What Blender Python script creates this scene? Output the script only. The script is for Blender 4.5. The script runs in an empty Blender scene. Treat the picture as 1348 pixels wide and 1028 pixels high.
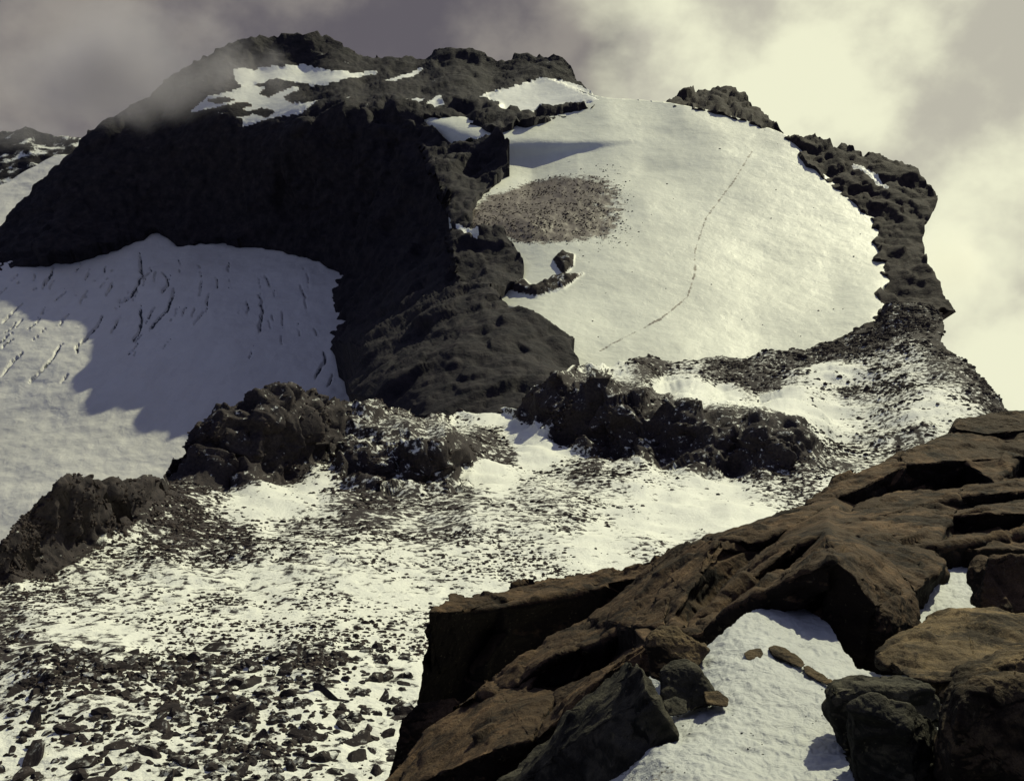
import bpy, bmesh, math, random
import numpy as np
from mathutils import Vector
from mathutils.geometry import delaunay_2d_cdt

rng = np.random.default_rng(7)
random.seed(7)
scene = bpy.context.scene
COL = scene.collection

# ------------------------------------------------------------------ camera
W0, H0 = 1348.0, 1028.0
PITCH = math.radians(22.5)
LENS = 35.0
F = W0 * LENS / 36.0
cam_d = bpy.data.cameras.new("camera")
cam_d.lens = LENS
cam_d.sensor_width = 36.0
cam_d.clip_start = 0.2
cam_d.clip_end = 20000
cam = bpy.data.objects.new("camera", cam_d)
COL.objects.link(cam)
cam.location = (0, 0, 0)
cam.rotation_euler = (math.radians(90) - PITCH, 0, 0)
scene.camera = cam

# ------------------------------------------------------------------ light
SUN_AZ = math.radians(30)      # to the right of straight ahead
SUN_EL = math.radians(30.8)
world = bpy.data.worlds.new("World")
scene.world = world
world.use_nodes = True
wn = world.node_tree
wn.nodes.clear()
sky = wn.nodes.new("ShaderNodeTexSky")
sky.sky_type = 'NISHITA'
sky.sun_disc = False
sky.sun_elevation = SUN_EL
sky.sun_rotation = SUN_AZ
sky.altitude = 1500
sky.dust_density = 4.0
bg = wn.nodes.new("ShaderNodeBackground")
SKY = 0.056
bg.inputs['Strength'].default_value = SKY
wo = wn.nodes.new("ShaderNodeOutputWorld")
wn.links.new(bg.outputs[0], wo.inputs[0])

def cloud_sky():
    """a sea of cloud round the horizon: dark masses to the left, lit ones towards the sun, clear sky higher up"""
    def N(t, **k):
        n = wn.nodes.new(t)
        for a, b in k.items(): setattr(n, a, b)
        return n
    L = wn.links.new
    d = N("ShaderNodeTexCoord").outputs['Generated']
    def dot(v):
        n = N("ShaderNodeVectorMath", operation='DOT_PRODUCT'); L(d, n.inputs[0]); n.inputs[1].default_value = v
        return n.outputs['Value']
    def noise(scale, detail, rough, dist=0., stretch=(1, 1, 1.5), off=(0, 0, 0)):
        m = N("ShaderNodeMapping"); L(d, m.inputs[0]); m.inputs['Scale'].default_value = stretch; m.inputs['Location'].default_value = off
        n = N("ShaderNodeTexNoise"); L(m.outputs[0], n.inputs['Vector'])
        n.inputs['Scale'].default_value = scale; n.inputs['Detail'].default_value = detail
        n.inputs['Roughness'].default_value = rough; n.inputs['Distortion'].default_value = dist
        return n.outputs['Fac']
    def M(op, a, b):
        n = N("ShaderNodeMath", operation=op)
        for i, x in enumerate((a, b)):
            if isinstance(x, (int, float)): n.inputs[i].default_value = x
            else: L(x, n.inputs[i])
        return n.outputs[0]
    def R(x, a, b):
        n = N("ShaderNodeMapRange", interpolation_type='SMOOTHSTEP'); L(x, n.inputs[0])
        n.inputs[1].default_value = a; n.inputs[2].default_value = b
        return n.outputs[0]
    def mix(f, a, b):
        n = N("ShaderNodeMix", data_type='RGBA'); L(f, n.inputs[0])
        for k, x in ((6, a), (7, b)):
            if isinstance(x, tuple): n.inputs[k].default_value = (*[c / SKY for c in x], 1)
            else: L(x, n.inputs[k])
        return n.outputs[2]
    big = noise(4.0, 6, .5, .0)
    mid = noise(7.0, 6, .52, .0, stretch=(1, 1, 1.2), off=(3, 1, 2))
    lit = mix(R(mid, .34, .60), (.50, .48, .40), (.86, .86, .64))
    dark = mix(R(mid, .35, .68), (.12, .11, .128), (.30, .275, .25))
    a0 = math.radians(4.0)
    side = M('ADD', dot((math.cos(a0), -math.sin(a0), 0.10)), M('MULTIPLY', M('SUBTRACT', big, .5), .34))
    c = mix(R(side, -.035, .05), dark, lit)
    up = M('ADD', dot((0, 0, 1)), M('MULTIPLY', M('SUBTRACT', big, .5), .25))
    # mauve-grey tint added over the upper sky to colour the shade below
    shade_tint = N("ShaderNodeMix", data_type='RGBA'); L(R(big, .25, .75), shade_tint.inputs[0])
    shade_tint.inputs[6].default_value = (.19 / SKY, .175 / SKY, .34 / SKY, 1); shade_tint.inputs[7].default_value = (.28 / SKY, .26 / SKY, .40 / SKY, 1)
    fin = N("ShaderNodeMix", data_type='RGBA'); fin.inputs[0].default_value = .32
    L(sky.outputs[0], fin.inputs[6]); L(shade_tint.outputs[2], fin.inputs[7]); SKYCOL = fin.outputs[2]
    c2 = mix(R(up, .03, .14), c, SKYCOL)
    L(c2, bg.inputs[0])
cloud_sky()
sun_d = bpy.data.lights.new("sun", 'SUN')
sun_d.energy = 3.8
sun_d.angle = math.radians(0.5)
sun_d.color = (1.0, 0.97, 0.67)
sun = bpy.data.objects.new("sun", sun_d)
COL.objects.link(sun)
sv = Vector((math.sin(SUN_AZ) * math.cos(SUN_EL), math.cos(SUN_AZ) * math.cos(SUN_EL), math.sin(SUN_EL)))
sun.rotation_euler = sv.to_track_quat('Z', 'Y').to_euler()
sun.location = sv * 300
vs = scene.view_settings
vs.view_transform = 'Standard'
vs.look = 'None'
vs.exposure = 0.0
vs.gamma = 1.0
vs.use_curve_mapping = False
try:
    scene.cycles.use_denoising = True
    scene.cycles.volume_bounces = 2
    scene.cycles.max_bounces = 6
    scene.cycles.diffuse_bounces = 3
    scene.cycles.volume_max_steps = 256
except Exception:
    pass

# ------------------------------------------------------------------ numeric helpers
def lift(u, v, Y):
    """world point on the line of sight of photo point (u, v) at ground distance Y"""
    u = np.asarray(u, float); v = np.asarray(v, float); Y = np.asarray(Y, float)
    a = (u - W0 / 2) / F
    b = (H0 / 2 - v) / F
    dy = math.cos(PITCH) + math.sin(PITCH) * b
    dz = -math.sin(PITCH) + math.cos(PITCH) * b
    t = Y / dy
    return np.stack([a * t, Y, dz * t], -1)

_perm = np.random.default_rng(3).permutation(256)
_perm = np.concatenate([_perm, _perm, _perm])
_g = np.random.default_rng(5).normal(size=(256, 3))
_g /= np.linalg.norm(_g, axis=1)[:, None]

def gnoise(P):
    Pi = np.floor(P).astype(np.int64)
    f = P - Pi
    w = f * f * f * (f * (f * 6 - 15) + 10)
    X, Y, Z = Pi[:, 0] & 255, Pi[:, 1] & 255, Pi[:, 2] & 255
    out = np.zeros(len(P))
    for i in (0, 1):
        for j in (0, 1):
            for k in (0, 1):
                h = _perm[_perm[_perm[(X + i) & 255] + ((Y + j) & 255)] + ((Z + k) & 255)]
                d = ((f - (i, j, k)) * _g[h]).sum(1)
                out += d * (w[:, 0] if i else 1 - w[:, 0]) * (w[:, 1] if j else 1 - w[:, 1]) * (w[:, 2] if k else 1 - w[:, 2])
    return out * 1.6

def fbm(P, wl, octv=5, rough=0.5, ridged=False, off=0.0):
    Q = np.asarray(P, float) / wl + off + 17.3
    a, s, tot = 1.0, np.zeros(len(Q)), 0.0
    for o in range(octv):
        n = gnoise(Q)
        if ridged:
            n = 0.5 - np.abs(n) * 1.6
        s += a * n
        tot += a
        a *= rough
        Q = Q * 2.03 + 5.7
    return s / tot

_fj = np.random.default_rng(11).uniform(-.32, .32, (256, 3))
_ft = np.random.default_rng(12).normal(size=(256, 3))
_fo = np.random.default_rng(13).uniform(-1, 1, 256)

def facet(P, wl, seed=0.0, sharp=42., tilt=.55, aniso=(1, 1, 1), crack=0.0):
    """broken rock: irregular blocks, each with its own height and tilt, meeting at sharp edges"""
    Q = np.asarray(P, float) / (wl * np.array(aniso, float)) + 31.7 + seed
    B = np.floor(Q - .5).astype(np.int64)
    num = np.zeros(len(Q)); den = np.full(len(Q), 1e-12)
    d1 = np.full(len(Q), 9.); d2 = np.full(len(Q), 9.)
    for i in (0, 1):
        for j in (0, 1):
            for k in (0, 1):
                C = B + (i, j, k)
                h = _perm[_perm[_perm[C[:, 0] & 255] + (C[:, 1] & 255)] + (C[:, 2] & 255)]
                D = Q - (C + .5 + _fj[h])
                d = np.sqrt((D ** 2).sum(1))
                w = np.exp(-sharp * d)
                num += w * (_fo[h] * .5 + (D * _ft[h]).sum(1) * tilt)
                den += w
                if crack:
                    lo = d < d1
                    d2 = np.where(lo, d1, np.minimum(d2, d)); d1 = np.where(lo, d, d1)
    out = num / den
    if crack:
        out = out - crack * (1 - np.clip((d2 - d1) / .12, 0, 1))
    return out

def smooth(a, b, x):
    t = np.clip((x - a) / (b - a), 0, 1)
    return t * t * (3 - 2 * t)

class RBF:
    def __init__(s, pts, c=6.0):
        pts = np.array(pts, float)
        s.p, s.c = pts[:, :2], c
        n = len(pts)
        A = np.zeros((n + 3, n + 3))
        A[:n, :n] = s.phi(s.p[:, None] - s.p[None])
        A[:n, n] = 1; A[n, :n] = 1
        A[:n, n + 1:] = s.p / 500; A[n + 1:, :n] = s.p.T / 500
        rhs = np.concatenate([np.log(pts[:, 2]), [0, 0, 0]])
        s.w = np.linalg.lstsq(A, rhs, rcond=None)[0]
    def phi(s, d):
        return np.sqrt((d ** 2).sum(-1) + s.c ** 2)
    def __call__(s, u, v):
        q = np.stack([np.ravel(u), np.ravel(v)], -1)
        out = np.zeros(len(q))
        n = len(s.p)
        for i in range(0, len(q), 40000):
            c = q[i:i + 40000]
            out[i:i + 40000] = s.phi(c[:, None] - s.p[None]) @ s.w[:n] + s.w[n] + c @ s.w[n + 1:] / 500
        return np.exp(out).reshape(np.shape(u))

class TIN:
    """piecewise flat facets through traced points; creases keep their edges"""
    def __init__(s, pts, creases=()):
        pts = np.array(pts, float)
        vv = [Vector((p[0], p[1])) for p in pts]
        r = delaunay_2d_cdt(vv, list(creases), [], 0, 1e-4)
        s.v = np.array([tuple(x) for x in r[0]])
        iy = np.zeros(len(s.v))
        for i, o in enumerate(r[3]):
            if o:
                iy[i] = 1 / pts[o[0], 2]
            else:
                d = 1 / (((pts[:, :2] - s.v[i]) ** 2).sum(1) + 1)
                d = d ** 2
                iy[i] = (d / pts[:, 2]).sum() / d.sum()
        s.iy = iy
        s.t = [f for f in r[2] if len(f) == 3]
    def __call__(s, u, v):
        sh = np.shape(u)
        u = np.ravel(u).astype(float); v = np.ravel(v).astype(float)
        out = np.full(len(u), np.nan)
        for t in s.t:
            A, B, C = s.v[list(t)]
            lo = np.minimum(np.minimum(A, B), C); hi = np.maximum(np.maximum(A, B), C)
            idx = np.nonzero((u >= lo[0] - .01) & (u <= hi[0] + .01) & (v >= lo[1] - .01) & (v <= hi[1] + .01))[0]
            if not len(idx):
                continue
            den = (B[1] - C[1]) * (A[0] - C[0]) + (C[0] - B[0]) * (A[1] - C[1])
            if abs(den) < 1e-9:
                continue
            l1 = ((B[1] - C[1]) * (u[idx] - C[0]) + (C[0] - B[0]) * (v[idx] - C[1])) / den
            l2 = ((C[1] - A[1]) * (u[idx] - C[0]) + (A[0] - C[0]) * (v[idx] - C[1])) / den
            l3 = 1 - l1 - l2
            ok = (l1 > -1e-3) & (l2 > -1e-3) & (l3 > -1e-3)
            ii = s.iy[list(t)]
            out[idx[ok]] = l1[ok] * ii[0] + l2[ok] * ii[1] + l3[ok] * ii[2]
        bad = np.nonzero(np.isnan(out))[0]
        for i in range(0, len(bad), 20000):
            c = bad[i:i + 20000]
            d = (u[c, None] - s.v[None, :, 0]) ** 2 + (v[c, None] - s.v[None, :, 1]) ** 2
            out[c] = s.iy[d.argmin(1)]
        return (1 / out).reshape(sh)

def inpoly(u, v, poly):
    u = np.asarray(u); v = np.asarray(v)
    r = np.zeros(u.shape, bool)
    n = len(poly)
    for i in range(n):
        x1, y1 = poly[i]; x2, y2 = poly[(i + 1) % n]
        if y1 == y2:
            continue
        c = ((v >= y1) != (v >= y2)) & (u < (x2 - x1) * (v - y1) / (y2 - y1) + x1)
        r ^= c
    return r

def nearest_on(u, v, poly):
    q = np.stack([u, v], -1)
    best = np.full(len(q), 1e18); out = q.copy()
    n = len(poly)
    for i in range(n):
        a = np.array(poly[i], float); b = np.array(poly[(i + 1) % n], float)
        d = b - a
        t = np.clip(((q - a) @ d) / max(d @ d, 1e-9), 0, 1)
        p = a + t[:, None] * d
        e = ((q - p) ** 2).sum(1)
        m = e < best
        best[m] = e[m]; out[m] = p[m]
    return out, np.sqrt(best)

def signed(u, v, poly):
    sh = np.shape(u)
    a, b = np.ravel(u), np.ravel(v)
    d = nearest_on(a, b, poly)[1]
    return np.where(inpoly(a, b, poly), d, -d).reshape(sh)

def jag(poly, amp, seed=1, seg=6.0):
    """give a traced outline natural small irregularity"""
    r = np.random.default_rng(seed)
    out = []
    n = len(poly)
    for i in range(n):
        a = np.array(poly[i][:2], float); b = np.array(poly[(i + 1) % n][:2], float)
        L = np.linalg.norm(b - a)
        k = max(1, int(L / seg))
        nrm = np.array([-(b - a)[1], (b - a)[0]]) / max(L, 1e-6)
        for j in range(k):
            t = j / k
            o = 0 if j == 0 else r.normal() * amp
            out.append(tuple(a + (b - a) * t + nrm * o))
    return out

# ------------------------------------------------------------------ object helpers
def tag(o, label=None, cat=None, group=None, kind=None):
    if label: o['label'] = label
    if cat: o['category'] = cat
    if group: o['group'] = group
    if kind: o['kind'] = kind
    return o

def make_mesh(name, V, Fq, attrs=None, smooth_shade=True):
    me = bpy.data.meshes.new(name)
    V = np.asarray(V, np.float32); Fq = np.asarray(Fq, np.int32)
    k = Fq.shape[1]
    me.vertices.add(len(V)); me.vertices.foreach_set("co", V.ravel())
    me.loops.add(Fq.size); me.loops.foreach_set("vertex_index", Fq.ravel())
    me.polygons.add(len(Fq))
    me.polygons.foreach_set("loop_start", np.arange(0, Fq.size, k, dtype=np.int32))
    me.polygons.foreach_set("loop_total", np.full(len(Fq), k, np.int32))
    me.polygons.foreach_set("use_smooth", np.full(len(Fq), smooth_shade))
    for an, av in (attrs or {}).items():
        at = me.attributes.new(an, 'FLOAT', 'POINT')
        at.data.foreach_set("value", np.asarray(av, np.float32))
    me.update(calc_edges=True)
    me.validate()
    return me

def link(name, me, mat, parent=None):
    o = bpy.data.objects.new(name, me)
    COL.objects.link(o)
    if mat: me.materials.append(mat)
    if parent: o.parent = parent
    return o

def sheet(poly, depth, step, disp=None, parts=None, rock=None, blur=0, skirt=0.0, sk_dir=(0, .45, -1)):
    """a piece of relief. parts: list of (name, material, function(u, v, P) -> bool); the first that holds takes the face"""
    us = [p[0] for p in poly]; vs_ = [p[1] for p in poly]
    ug = np.arange(min(us) - step, max(us) + 2 * step, step)
    vg = np.arange(min(vs_) - step, max(vs_) + 2 * step, step)
    U, V = np.meshgrid(ug, vg)
    ins = inpoly(U, V, poly)
    cell = ins[:-1, :-1] | ins[1:, :-1] | ins[:-1, 1:] | ins[1:, 1:]
    used = np.zeros_like(ins)
    used[:-1, :-1] |= cell; used[1:, :-1] |= cell; used[:-1, 1:] |= cell; used[1:, 1:] |= cell
    fix = used & ~ins
    q, _ = nearest_on(U[fix], V[fix], poly)
    U = U.copy(); V = V.copy()
    U[fix] = q[:, 0]; V[fix] = q[:, 1]
    Y = depth(U, V)
    for _ in range(blur):
        Z = np.pad(1 / Y, 1, mode='edge')
        Y = 1 / ((Z[:-2, 1:-1] + Z[2:, 1:-1] + Z[1:-1, :-2] + Z[1:-1, 2:] + 2 * Z[1:-1, 1:-1]) / 6)
    P = lift(U, V, Y)
    du = np.gradient(P, axis=1); dv = np.gradient(P, axis=0)
    N = np.cross(du, dv)
    N /= np.linalg.norm(N, axis=-1)[..., None] + 1e-12
    s = np.sign((N * P).sum(-1)); s[s == 0] = 1
    N *= -s[..., None]
    sel = used
    if disp is not None:
        d = np.zeros(U.shape)
        global SPACING
        SPACING = np.maximum(np.linalg.norm(du, axis=-1), np.linalg.norm(dv, axis=-1))[sel]
        d[sel] = disp(P[sel], Y[sel], U[sel], V[sel])
        P = P + N * d[..., None]
    idx = np.full(U.shape, -1); idx[sel] = np.arange(sel.sum())
    VV = P[sel]; UU = U[sel]; Vv = V[sel]
    rr = rock(VV, UU, Vv, N[sel]) if rock is not None else np.ones(len(VV))
    ci, cj = np.nonzero(cell)
    Q = np.stack([idx[ci, cj], idx[ci + 1, cj], idx[ci + 1, cj + 1], idx[ci, cj + 1]], -1)
    cu = UU[Q].mean(1); cv = Vv[Q].mean(1)
    part_id = np.full(len(Q), -1)
    for k, (nm, mt, fn) in enumerate(parts):
        m = (part_id < 0) & fn(cu, cv, VV[Q].mean(1))
        part_id[m] = k
    # skirt
    if skirt:
        e = np.concatenate([Q[:, [0, 1]], Q[:, [1, 2]], Q[:, [2, 3]], Q[:, [3, 0]]])
        pe = np.tile(part_id, 4)
        key = np.sort(e, 1)
        kk = key[:, 0].astype(np.int64) * 10000000 + key[:, 1]
        un, inv, cnt = np.unique(kk, return_inverse=True, return_counts=True)
        bd = cnt[inv] == 1
        be = e[bd]; bp = pe[bd]
        bvs = np.unique(be)
        mp = np.full(len(VV), -1); mp[bvs] = len(VV) + np.arange(len(bvs))
        nv = VV[bvs] + np.array(sk_dir) * skirt
        VV = np.concatenate([VV, nv]); rr = np.concatenate([rr, rr[bvs]])
        Q2 = np.stack([be[:, 1], be[:, 0], mp[be[:, 0]], mp[be[:, 1]]], -1)
        Q = np.concatenate([Q, Q2]); part_id = np.concatenate([part_id, bp])
    out = []
    for k, (nm, mt, fn) in enumerate(parts):
        m = part_id == k
        if not m.any():
            out.append(None); continue
        q = Q[m]
        uq, inv = np.unique(q, return_inverse=True)
        me = make_mesh(nm, VV[uq], inv.reshape(-1, 4), {'rock': rr[uq]})
        out.append(link(nm, me, mt))
    return out, (VV, UU, Vv, rr)

ALL = lambda u, v, P: np.ones(len(u), bool)

# ------------------------------------------------------------------ materials
class NT:
    def __init__(s, name):
        s.m = bpy.data.materials.new(name)
        s.m.use_nodes = True
        s.t = s.m.node_tree
        s.t.nodes.clear()
        s.out = s.n('ShaderNodeOutputMaterial')
    def n(s, ty, **kw):
        nd = s.t.nodes.new(ty)
        for k, v in kw.items():
            setattr(nd, k, v)
        return nd
    def l(s, a, b):
        s.t.links.new(a, b)
    def val(s, sock, x):
        if hasattr(x, 'is_linked') or isinstance(x, bpy.types.NodeSocket):
            s.l(x, sock)
        else:
            sock.default_value = x
    def math(s, op, a, b=None, c=None, clamp=False):
        nd = s.n('ShaderNodeMath', operation=op, use_clamp=clamp)
        s.val(nd.inputs[0], a)
        if b is not None: s.val(nd.inputs[1], b)
        if c is not None: s.val(nd.inputs[2], c)
        return nd.outputs[0]
    def noise(s, co, scale, detail=6, rough=.6, dist=0.0):
        nd = s.n('ShaderNodeTexNoise')
        s.l(co, nd.inputs['Vector'])
        nd.inputs['Scale'].default_value = scale
        nd.inputs['Detail'].default_value = detail
        nd.inputs['Roughness'].default_value = rough
        nd.inputs['Distortion'].default_value = dist
        return nd.outputs['Fac']
    def ramp(s, f, stops):
        nd = s.n('ShaderNodeValToRGB')
        s.l(f, nd.inputs[0])
        el = nd.color_ramp.elements
        while len(el) < len(stops): el.new(.5)
        for e, (p, c) in zip(el, stops):
            e.position = p
            e.color = (*c, 1) if len(c) == 3 else c
        return nd.outputs[0]
    def mix(s, f, a, b):
        nd = s.n('ShaderNodeMix', data_type='RGBA')
        s.val(nd.inputs[0], f)
        for sk, x in ((nd.inputs[6], a), (nd.inputs[7], b)):
            if isinstance(x, tuple): sk.default_value = (*x, 1)
            else: s.l(x, sk)
        return nd.outputs[2]
    def mrange(s, x, a, b, c=0., d=1.):
        nd = s.n('ShaderNodeMapRange', interpolation_type='SMOOTHSTEP')
        s.l(x, nd.inputs[0])
        for i, k in enumerate((a, b, c, d)): nd.inputs[i + 1].default_value = k
        return nd.outputs[0]
    def pos(s):
        return s.n('ShaderNodeNewGeometry').outputs['Position']
    def obj(s):
        return s.n('ShaderNodeTexCoord').outputs['Object']

SNOW = (0.80, 0.81, 0.74)

def ground_mat(name, wl, snow=SNOW, rock_a=(.045, .04, .038), rock_b=(.10, .082, .066), use_obj=False, steep=None,  # steep: near-black colour standing in for shade on upright faces
               up_lo=.35, up_hi=.75, up_gain=0.5, soft=.09, bump=.5, fine=1.0, gain=1.1, tint=None):
    """snow lying on rock: attribute 'rock' sets how much bare stone shows, level ground holds snow longer"""
    k = NT(name)
    co = k.obj() if use_obj else k.pos()
    nz = k.n('ShaderNodeSeparateXYZ')
    k.l(k.n('ShaderNodeNewGeometry').outputs['Normal'], nz.inputs[0])
    up = k.mrange(nz.outputs[2], up_lo, up_hi)
    at = k.n('ShaderNodeAttribute', attribute_name='rock').outputs['Fac']
    n1 = k.noise(co, 1 / wl, 9, .68, .3)
    cover = k.math('SUBTRACT', k.math('MULTIPLY', k.math('SUBTRACT', n1, .5), gain * 1.6),
                   k.math('SUBTRACT', at, .5))
    cover = k.math('ADD', cover, k.math('MULTIPLY', k.math('SUBTRACT', up, .8), up_gain))
    f = k.mrange(cover, -soft, soft)
    c1 = k.noise(co, 2.3 / wl, 7, .65)
    rock = k.ramp(c1, [(.3, rock_a), (.55, tuple((x + y) / 2 for x, y in zip(rock_a, rock_b))), (.75, rock_b)])
    if tint:
        c2 = k.noise(co, .35 / wl, 4, .6)
        rock = k.mix(k.mrange(c2, .42, .62), rock, tint)
    if steep:   # shade painted in: upright faces near black, up-facing ones keep the sunlit ochre
        shade_rock = k.ramp(c1, [(.3, tuple(x * .5 for x in steep)), (.7, steep)])
        lit_mask = k.math('ADD', nz.outputs[2], k.math('MULTIPLY', k.math('SUBTRACT', k.noise(co, .8 / wl, 6, .65), .5), .9))
        rock = k.mix(k.mrange(lit_mask, .28, .62), shade_rock, rock)
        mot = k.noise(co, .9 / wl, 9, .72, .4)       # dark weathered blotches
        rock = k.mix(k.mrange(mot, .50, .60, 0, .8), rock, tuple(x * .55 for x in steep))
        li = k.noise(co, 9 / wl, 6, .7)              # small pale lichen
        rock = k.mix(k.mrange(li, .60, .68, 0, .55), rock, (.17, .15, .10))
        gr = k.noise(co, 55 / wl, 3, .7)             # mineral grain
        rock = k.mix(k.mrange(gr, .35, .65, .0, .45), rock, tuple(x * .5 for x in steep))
    c3 = k.noise(co, .4 / wl, 5, .6)
    sn = k.mix(k.mrange(c3, .35, .7), snow, tuple(x * .93 for x in snow))
    colr = k.mix(f, rock, sn)
    b = k.n('ShaderNodeBsdfPrincipled')
    k.l(colr, b.inputs['Base Color'])
    k.l(k.mrange(f, 0, 1, .85, .6), b.inputs['Roughness'])
    b.inputs['Specular IOR Level'].default_value = .12
    bp = k.n('ShaderNodeBump')
    bp.inputs['Strength'].default_value = bump
    bp.inputs['Distance'].default_value = wl * .25 * fine
    k.l(k.noise(co, 3.0 / wl, 8, .65), bp.inputs['Height'])
    k.l(bp.outputs[0], b.inputs['Normal'])
    k.l(b.outputs[0], k.out.inputs[0])
    return k.m

def snow_mat(name, wl, col=SNOW, dirt=(.16, .13, .10), bump=.25, dirt_gain=1.0, sparkle=False):
    k = NT(name)
    co = k.pos()
    at = k.n('ShaderNodeAttribute', attribute_name='rock').outputs['Fac']
    n = k.noise(co, 1 / wl, 8, .75)
    f = k.mrange(k.math('ADD', k.math('SUBTRACT', n, .5), k.math('MULTIPLY', k.math('SUBTRACT', at, .5), dirt_gain)), -.06, .06)
    c2 = k.noise(co, .12 / wl, 5, .6)
    sn = k.mix(k.mrange(c2, .35, .65), col, tuple(x * .90 for x in col))
    mp = k.n('ShaderNodeMapping'); k.l(co, mp.inputs[0]); mp.inputs['Scale'].default_value = (1, .35, .35); mp.inputs['Rotation'].default_value = (0, 0, .5)
    c4 = k.noise(mp.outputs[0], .9 / wl, 7, .7, .5)      # wind crust and old dirty layers
    sn = k.mix(k.mrange(c4, 0.45, .68, 0, .4), sn, tuple(x * .80 for x in col))
    colr = k.mix(f, sn, dirt)
    b = k.n('ShaderNodeBsdfPrincipled')
    k.l(colr, b.inputs['Base Color'])
    b.inputs['Roughness'].default_value = .55
    b.inputs['Specular IOR Level'].default_value = .3
    bp = k.n('ShaderNodeBump')
    bp.inputs['Strength'].default_value = bump
    bp.inputs['Distance'].default_value = wl * .3
    k.l(k.noise(co, 1.3 / wl, 7, .6, .4), bp.inputs['Height'])
    k.l(bp.outputs[0], b.inputs['Normal'])
    k.l(b.outputs[0], k.out.inputs[0])
    return k.m

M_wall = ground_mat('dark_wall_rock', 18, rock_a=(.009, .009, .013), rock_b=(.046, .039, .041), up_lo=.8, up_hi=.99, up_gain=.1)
M_sum_snow = snow_mat('summit_snow', 14)
M_glac = snow_mat('glacier_snow', 7, col=(.72, .735, .63), dirt=(.13, .105, .082), bump=.22, dirt_gain=1.0)
M_low = snow_mat('crevassed_ice', 12, col=(.64, .635, .60), dirt=(.06, .07, .085), bump=.3)
M_slope = ground_mat('scree_and_snow', 1.7, rock_a=(.018, .016, .019), rock_b=(.072, .058, .055), up_lo=.25, up_hi=.85, up_gain=.5, bump=.6, gain=1.5, soft=.12)
M_crest = ground_mat('crest_rock', 7, rock_a=(.013, .011, .013), rock_b=(.060, .045, .040), up_lo=.6, up_hi=.98, up_gain=.15)
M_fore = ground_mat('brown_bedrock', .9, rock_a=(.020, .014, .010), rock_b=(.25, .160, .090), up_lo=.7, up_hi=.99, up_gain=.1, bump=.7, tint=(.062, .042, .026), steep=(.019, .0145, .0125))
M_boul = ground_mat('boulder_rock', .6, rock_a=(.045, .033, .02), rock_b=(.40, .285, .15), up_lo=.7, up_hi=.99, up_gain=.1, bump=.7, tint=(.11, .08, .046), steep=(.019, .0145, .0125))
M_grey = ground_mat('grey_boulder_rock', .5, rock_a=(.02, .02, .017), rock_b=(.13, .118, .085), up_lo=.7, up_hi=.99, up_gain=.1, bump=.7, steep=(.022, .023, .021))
M_fsnow = snow_mat('crusted_snow', .22, bump=.9, col=(.49, .51, .50))
M_scree = ground_mat('snow_capped_stone', 1.1, rock_a=(.014, .012, .014), rock_b=(.055, .043, .040), use_obj=True, up_lo=.45, up_hi=.95, up_gain=.9, gain=.7)

# ================================================================== LARGE STRUCTURE
# ---- depth of the big surfaces (photo point -> ground distance, metres)
glac = RBF([
    (760, 490, 405), (900, 472, 420), (1000, 470, 426), (1080, 452, 436), (1150, 425, 452), (1165, 400, 475), (1300, 470, 430),
    (700, 430, 455), (800, 420, 470), (950, 400, 490), (1100, 380, 510), (650, 385, 520),
    (700, 340, 560), (850, 330, 565), (1000, 330, 570), (1150, 310, 590), (620, 300, 610), (1250, 340, 560),
    (700, 290, 610), (850, 270, 640), (1000, 260, 655), (1120, 250, 665), (660, 245, 690),
    (700, 224, 738), (850, 215, 742), (1000, 205, 740), (1060, 205, 735),
    (950, 180, 785), (1040, 182, 775),
    (548, 152, 905), (600, 168, 850), (650, 180, 815), (740, 185, 803), (840, 183, 797), (900, 175, 805),
    (700, 155, 875), (800, 150, 865), (900, 150, 850), (980, 158, 830),
    (780, 128, 930), (830, 132, 915), (880, 137, 890), (960, 150, 850), (640, 140, 930), (700, 104, 1080), (560, 100, 1100), (1200, 200, 740),
], c=9)

glac_base = glac
def glac(u, v):
    """the snow shelf under the summit ends in a steep roll that fades out to the right"""
    line = np.interp(u, [540, 600, 660, 740, 860, 960], [148, 168, 181, 187, 184, 176])
    w = np.interp(u, [560, 640, 700, 760, 870], [30, 34, 30, 13, 0])
    t = np.asarray(v, float) - line
    sh = .74 * w * smooth(-.15, 1.25, t / np.maximum(w, 1)) * (w > 1) * (1 - smooth(0, 90, t - w)) * np.clip(w / 12, 0, 1)
    return glac_base(u, v - sh)

low = RBF([
    (-80, 720, 505), (0, 690, 524), (100, 640, 564), (250, 640, 562), (200, 550, 648), (0, 550, 655), (330, 540, 660), (450, 560, 640), (560, 560, 640),
    (100, 450, 755), (300, 450, 750), (450, 450, 750), (520, 450, 750),
    (0, 330, 930), (200, 330, 930), (400, 340, 905), (500, 330, 920), (100, 280, 1040), (300, 270, 1050), (0, 250, 1100),
], c=20)

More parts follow.
